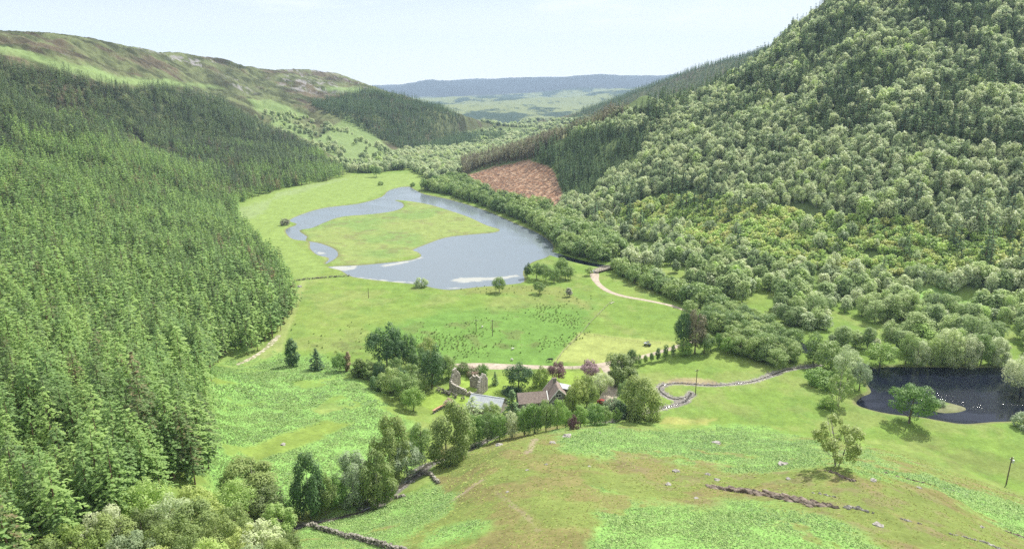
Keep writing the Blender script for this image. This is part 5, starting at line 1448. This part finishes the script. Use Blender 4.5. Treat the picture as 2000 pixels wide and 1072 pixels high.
WOODM = simple_mat('weathered_wood', (0.20, 0.17, 0.14), (0.38, 0.34, 0.29), 3, 0.9, 0.3, 0.1)
PALEWOOD = simple_mat('pale_rail_wood', (0.46, 0.42, 0.36), (0.62, 0.58, 0.50), 3, 0.9, 0.2, 0.1)
POLEW = simple_mat('creosoted_pole', (0.10, 0.08, 0.06), (0.20, 0.16, 0.12), 3, 0.9, 0.2, 0.1)
METAL = simple_mat('galvanised_metal', (0.48, 0.50, 0.52), (0.60, 0.62, 0.64), 3, 0.45, 0.0, 0.5)
RUSTT = simple_mat('orange_coping_tiles', (0.34, 0.19, 0.12), (0.52, 0.33, 0.22), 2, 0.9, 0.4, 0.1)

pos, _t = gat(1073, 799)
RZ = 0.165
house = empty('stone_house', (pos[0], pos[1], pos[2] - 0.05), RZ)
tag(house, 'grey stone house with steep brown roof, front gable and a long low wing', 'house')
w_ = MB()
w_.prism([(0, -0.6), (5.6, -0.6), (5.6, 4.9), (3.1, 7.05), (0, 3.3)], 0, 9)
w_.box((7.3, 6.4, 2.0), (3.38, 4.2, 5.2))
w_.prism([(0.6, -0.6), (6.6, -0.6), (6.6, 2.8), (3.6, 5.1), (0.6, 2.8)], -10.2, 0.02, 'x')
w_.build('wall', STONEW, house)
def slope_roof(a, b, c, d, th=0.16):
    """slab over four corners, a-b along the eave, d-c along the ridge"""
    P4 = [Vector(p) for p in (a, b, c, d)]
    n = (P4[1] - P4[0]).cross(P4[3] - P4[0]).normalized()
    if n.z < 0: n = -n
    vs = [p + n * 0.02 for p in P4] + [p + n * th for p in P4]
    return vs, [(0, 1, 2, 3), (4, 5, 6, 7), (0, 1, 5, 4), (1, 2, 6, 5), (2, 3, 7, 6), (3, 0, 4, 7)]
r_ = MB()
r_.add(*slope_roof((-0.35, -0.3, 2.88), (-0.35, 9.3, 2.88), (3.1, 9.3, 7.05), (3.1, -0.3, 7.05)))
r_.add(*slope_roof((6.0, -0.3, 4.56), (6.0, 9.3, 4.56), (3.1, 9.3, 7.05), (3.1, -0.3, 7.05)))
main_roof = r_.build('roof', TILE, house)
r_ = MB()
r_.add(*slope_roof((-10.5, 0.2, 2.50), (-0.1, 0.2, 2.50), (-0.1, 3.6, 5.1), (-10.5, 3.6, 5.1)))
r_.add(*slope_roof((-10.5, 7.0, 2.50), (-0.1, 7.0, 2.50), (-0.1, 3.6, 5.1), (-10.5, 3.6, 5.1)))
wing_roof = r_.build('roof', TILE, house); wing_roof['label'] = 'paler mottled brown roof of the low wing'
r_ = MB()
r_.add(*slope_roof((9.3, 4.1, 4.3), (9.3, 8.7, 4.3), (5.4, 8.7, 5.35), (5.4, 4.1, 5.35), 0.12))
r_.build('roof', TIN, house)['label'] = 'pale metal lean-to roof on the right side'
b_ = MB()      # white verges
b_.prism([(-0.42, 2.75), (3.1, 7.05), (6.08, 4.45), (6.08, 4.72), (3.1, 7.36), (-0.42, 3.06)], -0.42, -0.32)
b_.prism([(-0.42, 2.75), (3.1, 7.05), (6.08, 4.45), (6.08, 4.72), (3.1, 7.36), (-0.42, 3.06)], 9.32, 9.42)
b_.build('bargeboard', WHITE, house)
b_ = MB(); b_.add(*slope_roof((-0.42, 0.15, 2.62), (-0.12, 0.15, 2.62), (-0.12, 3.6, 5.28), (-0.42, 3.6, 5.28), 0.14)); b_.build('flashing', WHITE, house)
b_ = MB(); b_.prism([(0.5, -0.5), (6.7, -0.5), (6.7, 2.6), (3.6, 4.95), (0.5, 2.6)], -10.24, -10.205, 'x'); b_.build('gable_cladding', LEAD, house)
def window(cx, cz_, wd, ht, panes, y, parent=house):
    f = MB()
    f.box((cx, y, cz_ - ht / 2), (wd + .2, .12, .12)); f.box((cx, y, cz_ + ht / 2), (wd + .2, .12, .10))
    for k in range(panes + 1):
        f.box((cx - wd / 2 + wd * k / panes, y, cz_), (.10, .11, ht))
    fr = f.build('window', WHITE, parent)
    g = MB(); g.box((cx, y + 0.01, cz_), (wd, .05, ht)); g.build('pane', GLASS, fr)
window(3.05, 4.85, 1.9, 1.0, 2, -0.05); window(1.6, 2.2, 2.2, 1.1, 3, -0.05)
for cx in (-8.9, -5.9, -2.8, -1.2):
    window(cx, 1.75, 0.9, 0.9, 2, 0.55)
ch = MB(); ch.box((3.1, 6.2, 7.6), (1.1, 0.8, 1.6)); ch.box((3.1, 6.2, 8.45), (1.3, 1.0, 0.14)); c_ = ch.build('chimney', STONEW, main_roof)
for dx in (-0.25, 0.25):
    p_ = MB(); p_.tube([(3.1 + dx, 6.2, 8.5), (3.1 + dx, 6.2, 8.95)], [0.13, 0.11], 8); p_.build('chimney_pot', RUSTT, main_roof)

# shed with the pale roof
pos, _t = gat(952, 800)
d1 = P(923, 768, 5.4); d2 = P(983, 777, 5.4)
ang = math.atan2(d2[1] - d1[1], d2[0] - d1[0]); cx, cy = (d1[0] + d2[0]) / 2, (d1[1] + d2[1]) / 2
shed = empty('metal_roofed_shed', (cx, cy, 0.3), ang)
tag(shed, 'low stone shed with a plain pale blue-grey metal roof beside the ruin', 'shed')
s_ = MB(); s_.prism([(-4.2, -0.8), (4.2, -0.8), (4.2, 2.6), (0, 4.9), (-4.2, 2.6)], -5.6, 5.6, 'x'); s_.build('wall', RUBBLE, shed)
s_ = MB()
s_.add(*slope_roof((-6.0, -4.6, 2.40), (6.0, -4.6, 2.40), (6.0, 0, 4.92), (-6.0, 0, 4.92), 0.10))
s_.add(*slope_roof((-6.0, 4.6, 2.40), (6.0, 4.6, 2.40), (6.0, 0, 4.92), (-6.0, 0, 4.92), 0.10))
rf = s_.build('roof', TIN, shed)
s_ = MB()
for k in range(16):
    x = -5.8 + k * 0.773
    s_.add(*slope_roof((x - .05, -4.62, 2.50), (x + .05, -4.62, 2.50), (x + .05, 0, 5.03), (x - .05, 0, 5.03), 0.05))
s_.box((0, 0, 5.05), (12.05, 0.35, 0.10))
s_.build('roof_seam', TIN, rf)
s_ = MB(); s_.box((-2.2, -4.23, 1.0), (1.4, 0.08, 2.4)); s_.build('door', WOODM, shed)

# the ruin: two gables, a collapsed front wall, half a back wall
pl_, _t = gat(890, 757); pr_, _t = gat(941, 768)
ang = math.atan2(pr_[1] - pl_[1], pr_[0] - pl_[0]); Lr = math.hypot(pr_[0] - pl_[0], pr_[1] - pl_[1])
ruin = empty('ruined_stone_house', ((pl_[0] + pr_[0]) / 2, (pl_[1] + pr_[1]) / 2, min(pl_[2], pr_[2]) - 0.1), ang, (1.05, 1.12, 1.22))
tag(ruin, 'roofless grey stone ruin with two tall jagged gables and broken side walls', 'ruin')
def ragged(outline, th, place, name, mat=RUBBLE, hole=None, seed=0):
    """wall in columns so that its head is uneven; place(s, off, z) -> local point"""
    rs = np.random.default_rng(seed); m = MB(); c = MB(); n = 18
    s0, s1 = outline[0][0], outline[-1][0]
    for k in range(n):
        a = s0 + (s1 - s0) * k / n; b = s0 + (s1 - s0) * (k + 1) / n
        h = np.interp((a + b) / 2, [o[0] for o in outline], [o[1] for o in outline]) + rs.normal(0, 0.13)
        segs = [(-0.6, h)]
        if hole and hole[0] < (a + b) / 2 < hole[1]:
            segs = [(-0.6, hole[2]), (hole[3], h)]
        for z0, z1 in segs:
            if z1 - z0 < 0.15: continue
            P8 = [place(s, o_, z) for s in (a, b) for o_ in (-th / 2 + rs.normal(0, .03), th / 2 + rs.normal(0, .03)) for z in (z0, z1)]
            m.add(P8, [(0, 1, 3, 2), (4, 6, 7, 5), (0, 4, 5, 1), (2, 3, 7, 6), (0, 2, 6, 4), (1, 5, 7, 3)])
        cc_ = place((a + b) / 2, 0, h + 0.05)
        c.box(cc_, (abs(b - a) * 0.9 if name != 'gable' else th, th * 0.9 if name != 'gable' else abs(b - a) * 0.9, 0.22), 0, 0.05)
    o = m.build(name, mat, ruin); c.build('coping_stones', CAPST, o)
hl = Lr / 2
ragged([(-3.1, 2.4), (-1.6, 4.6), (-0.3, 6.2), (0.4, 6.2), (1.2, 4.9), (2.4, 3.9), (3.1, 2.6)], 0.75, lambda s, o_, z: (-hl + o_, s, z), 'gable', hole=(0.1, 0.6, 3.2, 4.0), seed=1)
ragged([(-3.1, 3.0), (-2.2, 4.4), (-0.9, 5.4), (0.1, 6.1), (0.9, 5.6), (2.0, 5.0), (3.1, 3.6)], 0.75, lambda s, o_, z: (hl + o_, s, z), 'gable', seed=2)
ragged([(-hl + .4, 3.1), (-hl + 1.6, 2.5), (-hl + 3.2, 2.1), (-hl + 5.0, 1.9), (-hl + 6.5, 1.3)], 0.7, lambda s, o_, z: (s, -3.1 + o_, z), 'front_wall', seed=3)
ragged([(-1.2, 2.6), (0.2, 3.6), (1.4, 3.8), (3.0, 3.4), (hl - .4, 3.6)], 0.7, lambda s, o_, z: (s, 3.1 + o_, z), 'back_wall', hole=(2.0, 3.2, 0.2, 2.2), seed=4)
ragged([(1.2, 0.5), (2.2, 1.3), (3.2, 0.8), (hl - .4, 1.5)], 0.7, lambda s, o_, z: (s, -3.1 + o_, z), 'front_wall', seed=5)

# ------------------------------------------------------------------ dry stone walls
WALLST = simple_mat('drystone', (0.10, 0.095, 0.075), (0.33, 0.31, 0.265), 1.5, 0.95, 0.5, 0.1, 0, 0.38, 0.6)
def drystone(name, line, h, label, mat=WALLST, wd=0.6, dens=5.0, seed=0, cat='wall', cop=None):
    pts = [gat(a, b)[0] for a, b in line]
    rs = np.random.default_rng(seed); random.seed(seed)
    Ls = [np.array(p[:2]) for p in pts]
    m = MB(); seg = [np.linalg.norm(Ls[i + 1] - Ls[i]) for i in range(len(Ls) - 1)]; cum = np.concatenate([[0], np.cumsum(seg)])
    n = int(cum[-1] * dens * h / 0.3)
    for k in range(n):
        s = rs.uniform(0, cum[-1]); i = min(int(np.searchsorted(cum, s)) - 1, len(seg) - 1); i = max(i, 0)
        f = (s - cum[i]) / seg[i]; q = Ls[i] * (1 - f) + Ls[i + 1] * f; d = (Ls[i + 1] - Ls[i]) / seg[i]; nn = np.array([-d[1], d[0]])
        u = rs.uniform(0, 1); hh = h * (0.8 + 0.4 * vnoise(np.array([q[0]]), np.array([q[1]]), 2.5, seed, 2)[0])
        q = q + nn * rs.uniform(-0.5, 0.5) * wd * (1 - 0.35 * u)
        z = float(grid_z(q[:1], q[1:2])[0]) + u * hh
        m.box((q[0], q[1], z), (rs.uniform(.25, .6), rs.uniform(.2, .4), rs.uniform(.14, .26)), math.atan2(d[1], d[0]) + rs.normal(0, .25), 0.05)
    o = m.build(name, mat); tag(o, label, cat)
    return o
drystone('drystone_wall', [(596, 1030), (625, 1036), (655, 1042), (690, 1052), (725, 1062), (765, 1074), (810, 1090)], 1.0, 'grey drystone wall running down to the bottom edge through the bracken', seed=1)
drystone('drystone_wall', [(822, 922), (836, 927), (848, 936), (857, 944)], 0.9, 'short length of pale drystone wall by the burn below the big olive birch', seed=2)
drystone('drystone_wall', [(572, 549), (600, 546), (640, 542), (684, 540)], 0.9, 'low dark wall between the lake meadow and the near field', seed=3, dens=2.5)
drystone('drystone_wall', [(690, 985), (715, 983), (745, 979), (768, 969), (790, 970)], 0.7, 'broken dark wall under the birches beside the burn', seed=4, dens=4)
drystone('garden_wall', [(853, 762), (868, 768), (880, 773)], 1.8, 'dark overgrown garden wall stub left of the ruin', seed=5, dens=2.4)
drystone('garden_wall', [(883, 774), (893, 778)], 1.6, 'second dark wall stub in front of the ruin', seed=6, dens=2.4)
drystone('garden_wall', [(901, 780), (907, 782)], 1.4, 'third and smallest dark wall stub next to the shed roof', seed=7, dens=2.4)
gw = drystone('garden_wall', [(845, 808), (858, 800), (870, 795), (884, 788)], 1.1, 'orange-topped garden wall at the edge of the yellow lawn', seed=8, dens=3)
pts = [gat(a, b)[0] for a, b in [(845, 808), (858, 800), (870, 795)]]
m_ = MB()
for i in range(2):
    a, b = pts[i], pts[i + 1]; an = math.atan2(b[1] - a[1], b[0] - a[0]); l = math.hypot(b[0] - a[0], b[1] - a[1])
    for q in range(6):
        f = (q + .5) / 6; m_.box((a[0] + (b[0] - a[0]) * f, a[1] + (b[1] - a[1]) * f, a[2] + (b[2] - a[2]) * f + 1.12), (l / 6 * random.uniform(.6, 1), 0.75, 0.16), an, 0.08)
m_.build('coping', RUSTT, gw)
stp = [gat(a, b)[0][:2] for a, b in [(462, 712), (490, 700), (515, 684), (532, 668), (545, 655)]]
STONYM = simple_mat('stony_path', (0.20, 0.22, 0.10), (0.50, 0.44, 0.36), 0.7, 0.95, 0.5, 0.1, 0, 0.45, 0.6)
ribbon('stony_path', smooth_poly(stp, 4, False), [2.5, 3.5, 3.5, 2.5], 0.08, STONYM, wob=1.0)

# ------------------------------------------------------------------ bridge
A_ = P(1162, 530, 1.4); B_ = P(1204, 519, 1.4)
ba = math.atan2(B_[1] - A_[1], B_[0] - A_[0]); bl = math.hypot(B_[0] - A_[0], B_[1] - A_[1])
br = empty('wooden_bridge', ((A_[0] + B_[0]) / 2, (A_[1] + B_[1]) / 2, 0.2), ba)
tag(br, 'pale wooden railed bridge carrying the track over the river beyond the lake', 'bridge')
m_ = MB(); m_.box((0, 0, 1.25), (bl, 3.6, 0.25)); m_.build('deck', WOODM, br)
for sy in (-1.7, 1.7):
    m_ = MB(); m_.box((0, sy, 0.85), (bl, 0.35, 0.55)); m_.build('girder', POLEW, br)
    m_ = MB(); m_.box((0, sy, 2.45), (bl, 0.14, 0.16)); m_.box((0, sy, 1.95), (bl, 0.10, 0.14)); rl = m_.build('railing', PALEWOOD, br)
    for k in range(11):
        m_ = MB(); m_.box((-bl / 2 + bl * k / 10, sy, 1.9), (0.2, 0.2, 1.25)); m_.build('post', PALEWOOD, rl)
for sx in (-0.48, 0.48):
    m_ = MB(); m_.box((sx * bl, 0, 0.2), (1.0, 4.2, 1.9), 0, 0.05); m_.build('abutment', RUBBLE, br)

# ------------------------------------------------------------------ poles
def pole(px, py, hp, label, arm=True, box=False):
    pos, t = gat(px, py); h = hp * t / F_PX / 0.93
    e = empty('telegraph_pole', pos, 0.4); tag(e, label, 'pole')
    m = MB(); m.tube([(0, 0, -0.3), (0, 0, h)], [0.17, 0.12], 8); m.build('pole', POLEW, e)
    if arm:
        m = MB(); m.box((0, 0, h - 0.5), (1.5, 0.14, 0.14)); a = m.build('crossarm', POLEW, e)
        for x in (-0.65, 0, 0.65):
            m = MB(); m.tube([(x, 0, h - 0.43), (x, 0, h - 0.2)], [0.09, 0.07], 8); m.build('insulator', WHITE, a)
    if box:
        m = MB(); m.tube([(0.35, -.3, h - 1.7), (0.35, -.3, h - 0.8)], [0.30, 0.30], 10); m.build('transformer', METAL, e)
pole(720, 582, 19, 'thin pole standing alone in the near field left of the lake corner', False)
pole(962, 656, 31, 'tall dark pole in the middle of the rushy field')
pole(930, 648, 24, 'pale-topped pole left of the tall dark one in the rushy field')
pole(1358, 771, 50, 'tall pole standing beside the loop of the stony burn')
pole(1965, 946, 56, 'pole with a grey transformer in the meadow near the right edge', True, True)
pole(1141, 716, 14, 'short dark post behind the purple-leaved tree by the road', False)

# ------------------------------------------------------------------ fences
def fence(name, line, step, h, label, rails=2, mat=WOODM, thick=0.12):
    pts = [np.array(gat(a, b)[0][:2]) for a, b in line]
    seg = [np.linalg.norm(pts[i + 1] - pts[i]) for i in range(len(pts) - 1)]; cum = np.concatenate([[0], np.cumsum(seg)])
    n = max(2, int(cum[-1] / step)); s = np.linspace(0, cum[-1], n + 1)
    X = np.interp(s, cum, [p[0] for p in pts]); Y = np.interp(s, cum, [p[1] for p in pts]); Z = grid_z(X, Y)
    e = empty(name, (float(X[0]), float(Y[0]), float(Z[0]))); tag(e, label, 'fence')
    for k in range(n + 1):
        m = MB(); m.box((X[k] - X[0], Y[k] - Y[0], Z[k] - Z[0] + h / 2 - .1), (thick, thick, h + .2)); m.build('post', mat, e)
    m = MB()
    for k in range(n):
        for r in range(rails):
            z = h * (0.9 - 0.42 * r)
            m.tube([(X[k] - X[0], Y[k] - Y[0], Z[k] - Z[0] + z), (X[k + 1] - X[0], Y[k + 1] - Y[0], Z[k + 1] - Z[0] + z)], thick * (0.45 if rails < 3 else 0.3), 4)
    m.build('rail', mat, e)
fence('road_fence', [(1100, 723), (1114, 722), (1136, 721)], 2.6, 1.3, 'pale post and rail fence beside the farm road near the copper tree', 2, PALEWOOD, 0.16)
fence('field_fence', [(1196, 588), (1172, 612), (1152, 632), (1140, 648), (1120, 668), (1098, 690), (1084, 712)], 4.5, 1.1, 'thin post and wire fence dividing the bright rushy field from the hay meadow', 2, WOODM, 0.09)
fence('field_fence', [(1142, 652), (1180, 660), (1230, 668), (1290, 672)], 4.5, 1.1, 'thin fence along the top of the dry yellow paddock', 2, WOODM, 0.09)
pos, t = gat(1196, 592); e = empty('log', pos, 0.9); tag(e, 'pale bare log lying in the hay meadow below the track', 'log')
m_ = MB(); m_.tube([(-1.8, 0, .25), (0, .05, .3), (1.8, 0, .24)], [.22, .2, .15], 8); m_.build('stem', PALEWOOD, e)

# ------------------------------------------------------------------ vehicles
CARG = GLASS
TYREM = simple_mat('tyre_rubber', (0.02, 0.02, 0.02), (0.03, 0.03, 0.03), 4, 0.9, 0)
def paint(name, c):
    m, t, out = newmat(name); b = t.nodes.new('ShaderNodeBsdfPrincipled'); b.inputs['Base Color'].default_value = (*c, 1)
    b.inputs['Roughness'].default_value = 0.35; b.inputs['Coat Weight'].default_value = 0.5
    t.links.new(b.outputs['BSDF'], out.inputs['Surface']); return m
def car(px, py, rz, colr, label, name='parked_car'):
    pos, t = gat(px, py)
    e = empty(name, (pos[0], pos[1], pos[2] + 0.12), rz); tag(e, label, 'car')
    pm = paint(name + '_paint', colr)
    side = [(-2.05, .35), (-2.1, .75), (-1.95, .95), (-1.1, 1.02), (-0.45, 1.42), (1.05, 1.45), (1.75, 1.02), (2.05, .9), (2.1, .4), (1.75, .3), (-1.7, .3)]
    V = []; n = len(side)
    for y, k in ((-0.86, 0), (-0.80, 1), (0.80, 1), (0.86, 0)):
        for x, z in side:
            inset = 0.12 if (z > 1.1) else 0.0
            V.append((x * (1.0 if k else 0.985), y - math.copysign(inset + (0 if z < 1.1 else .05), y), z if k else z * 0.985))
    Fs = [tuple(range(n)), tuple(range(4 * n - 1, 3 * n - 1, -1))]
    for r in range(3):
        Fs += [(r * n + i, (r + 1) * n + i, (r + 1) * n + (i + 1) % n, r * n + (i + 1) % n) for i in range(n)]
    b = MB(); b.add(V, Fs); b.build('body', pm, e)
    g = MB(); g.add(*slope_roof((-1.12, -.70, 1.0), (-1.12, .70, 1.0), (-.48, .60, 1.40), (-.48, -.60, 1.40), .03)); g.build('windscreen', CARG, e)
    g = MB(); g.add(*slope_roof((1.72, -.68, 1.02), (1.72, .68, 1.02), (1.1, .60, 1.42), (1.1, -.60, 1.42), .03)); g.build('rear_window', CARG, e)
    for sy in (-1, 1):
        g = MB(); g.prism([(-.95, 1.0), (-.42, 1.36), (.98, 1.38), (1.5, 1.0)], sy * .70, sy * .80); g.build('side_window', CARG, e)
        for x in (-1.3, 1.3):
            wv = MB(); wv.tube([(x, sy * .66, .30), (x, sy * .90, .30)], .32, 14); wo_ = wv.build('wheel', TYREM, e)
            hb = MB(); hb.tube([(x, sy * .88, .30), (x, sy * .915, .30)], .18, 10); hb.build('hub', METAL, wo_)
        l = MB(); l.box((-2.06, sy * .6, .72), (.1, .35, .16)); l.build('headlight', WHITE, e)
    return e
car(1178, 789, 2.55, (0.26, 0.03, 0.03), 'dark red car on the gravel below the driveway, partly behind the dome-shaped shrub')
car(1190, 793, 2.65, (0.42, 0.10, 0.07), 'brighter red car nose to tail with the dark red one, next to the dome-shaped shrub')
car(1157, 533, 0.5, (0.60, 0.62, 0.64), 'silver car parked where the track reaches the bridge')
# small utility vehicle on the dry paddock
pos, t = gat(1264, 675); e = empty('utility_vehicle', pos, 2.6); tag(e, 'small dark utility vehicle with grey load bed on the dry paddock', 'vehicle')
DARKP = paint('dark_green_paint', (0.03, 0.04, 0.035))
m_ = MB(); m_.box((-.9, 0, .75), (1.2, 1.3, .5)); m_.box((-.3, 0, .55), (2.6, 1.2, .2)); m_.build('body', DARKP, e)
m_ = MB(); m_.box((.85, 0, .95), (1.3, 1.35, .12)); m_.box((.85, -.65, 1.1), (1.3, .06, .3)); m_.box((.85, .65, 1.1), (1.3, .06, .3)); m_.build('load_bed', METAL, e)
m_ = MB(); [m_.tube([(x, y, .9), (x, y, 1.8)], .04, 6) for x in (-.6, .15) for y in (-.6, .6)]; m_.box((-.22, 0, 1.82), (1.0, 1.35, .06)); m_.build('roll_cage', DARKP, e)
for x in (-1.1, .9):
    for y in (-.65, .65):
        m_ = MB(); m_.tube([(x, y - .12, .33), (x, y + .12, .33)], .33, 12); m_.build('wheel', TYREM, e)

# ------------------------------------------------------------------ animals
def animal(name, px, py, rz, joints, edges, mat, label, cat, sc=1.0):
    pos, t = gat(px, py)
    me = bpy.data.meshes.new(name); me.from_pydata([j[:3] for j in joints], edges, []); me.materials.append(mat)
    o = link(bpy.data.objects.new(name, me)); o.location = (pos[0], pos[1], pos[2]); o.rotation_euler = (0, 0, rz); o.scale = (sc, sc, sc)
    sk = o.modifiers.new('skin', 'SKIN'); sk.use_smooth_shade = True
    lay = me.skin_vertices[0] if me.skin_vertices else None
    if lay is None:
        bpy.context.view_layer.objects.active = o
        lay = me.skin_vertices[0]
    for i, j in enumerate(joints):
        lay.data[i].radius = (j[3], j[3] * (j[4] if len(j) > 4 else 1))
    lay.data[0].use_root = True
    ss = o.modifiers.new('smooth', 'SUBSURF'); ss.levels = 1; ss.render_levels = 2
    tag(o, label, cat); return o
HORSEM = simple_mat('dark_horse_coat', (0.018, 0.014, 0.012), (0.04, 0.03, 0.025), 2, 0.6, 0)
WOOLM = simple_mat('sheep_wool', (0.60, 0.58, 0.52), (0.75, 0.73, 0.67), 5, 0.95, 0.3)
hj = [(0, 0, 1.12, .30), (-.55, 0, 1.15, .29), (-.85, 0, 1.18, .22), (.5, 0, 1.12, .29), (.8, 0, 1.2, .22), (1.15, 0, 1.05, .15), (1.45, 0, .70, .11), (1.62, 0, .38, .10), (1.75, 0, .18, .07),
      (-.72, .2, .80, .14), (-.60, .2, .55, .08), (-.78, .2, .36, .06), (-.72, .2, .05, .06), (-.72, -.2, .80, .14), (-.50, -.2, .55, .08), (-.66, -.2, .36, .06), (-.60, -.2, .05, .06),
      (.62, .18, .80, .12), (.64, .18, .42, .065), (.66, .18, .05, .06), (.62, -.18, .80, .12), (.52, -.18, .42, .065), (.50, -.18, .05, .06), (-1.02, 0, 1.05, .07), (-1.08, 0, .60, .05), (1.50, .07, .86, .03), (1.50, -.07, .86, .03)]
he = [(0, 1), (1, 2), (0, 3), (3, 4), (4, 5), (5, 6), (6, 7), (7, 8), (1, 9), (9, 10), (10, 11), (11, 12), (1, 13), (13, 14), (14, 15), (15, 16), (3, 17), (17, 18), (18, 19), (3, 20), (20, 21), (21, 22), (2, 23), (23, 24), (6, 25), (6, 26)]
animal('horse', 1075, 706, 3.3, hj, he, HORSEM, 'black horse grazing in the field just above the farm road', 'horse', 1.05)
sj = [(0, 0, .55, .27), (-.35, 0, .56, .25), (.32, 0, .56, .24), (.52, 0, .62, .12), (.68, 0, .50, .09), (.78, 0, .38, .06), (-.32, .12, .30, .06), (-.32, .12, .03, .04), (-.32, -.12, .30, .06), (-.32, -.12, .03, .04), (.28, .12, .30, .06), (.28, .12, .03, .04), (.28, -.12, .30, .06), (.28, -.12, .03, .04)]
se = [(0, 1), (0, 2), (2, 3), (3, 4), (4, 5), (1, 6), (6, 7), (1, 8), (8, 9), (2, 10), (10, 11), (2, 12), (12, 13)]
for px, py, rz_, lab in ((1001, 683, 0.3, 'white sheep alone above the dark yew in the rushy field'), (1000, 704, 2.6, 'white sheep nearest the farm road above the yew'), (942, 640, 1.2, 'white sheep beside the poles in the rushy field')):
    animal('sheep', px, py, rz_, sj, se, WOOLM, lab, 'sheep', 1.15)

# ------------------------------------------------------------------ the air of the valley
hz = MB(); hz.box((0, 0, 400), (23100, 23100, 1200))
hm, ht, ho = newmat('valley_air')
pv = ht.nodes.new('ShaderNodeVolumePrincipled')
pv.inputs['Color'].default_value = (0.56, 0.76, 1.0, 1)
pv.inputs['Density'].default_value = 0.00009
pv.inputs['Anisotropy'].default_value = 0.0
ht.links.new(pv.outputs['Volume'], ho.inputs['Volume'])
zmin = float(GZ.min()) - 1.0
hz.v = [(x, y, zmin if z < 0 else 900.0) for x, y, z in hz.v]
o = hz.build('haze', hm); o['kind'] = 'stuff'; o['label'] = 'thin blue air haze filling the valley'
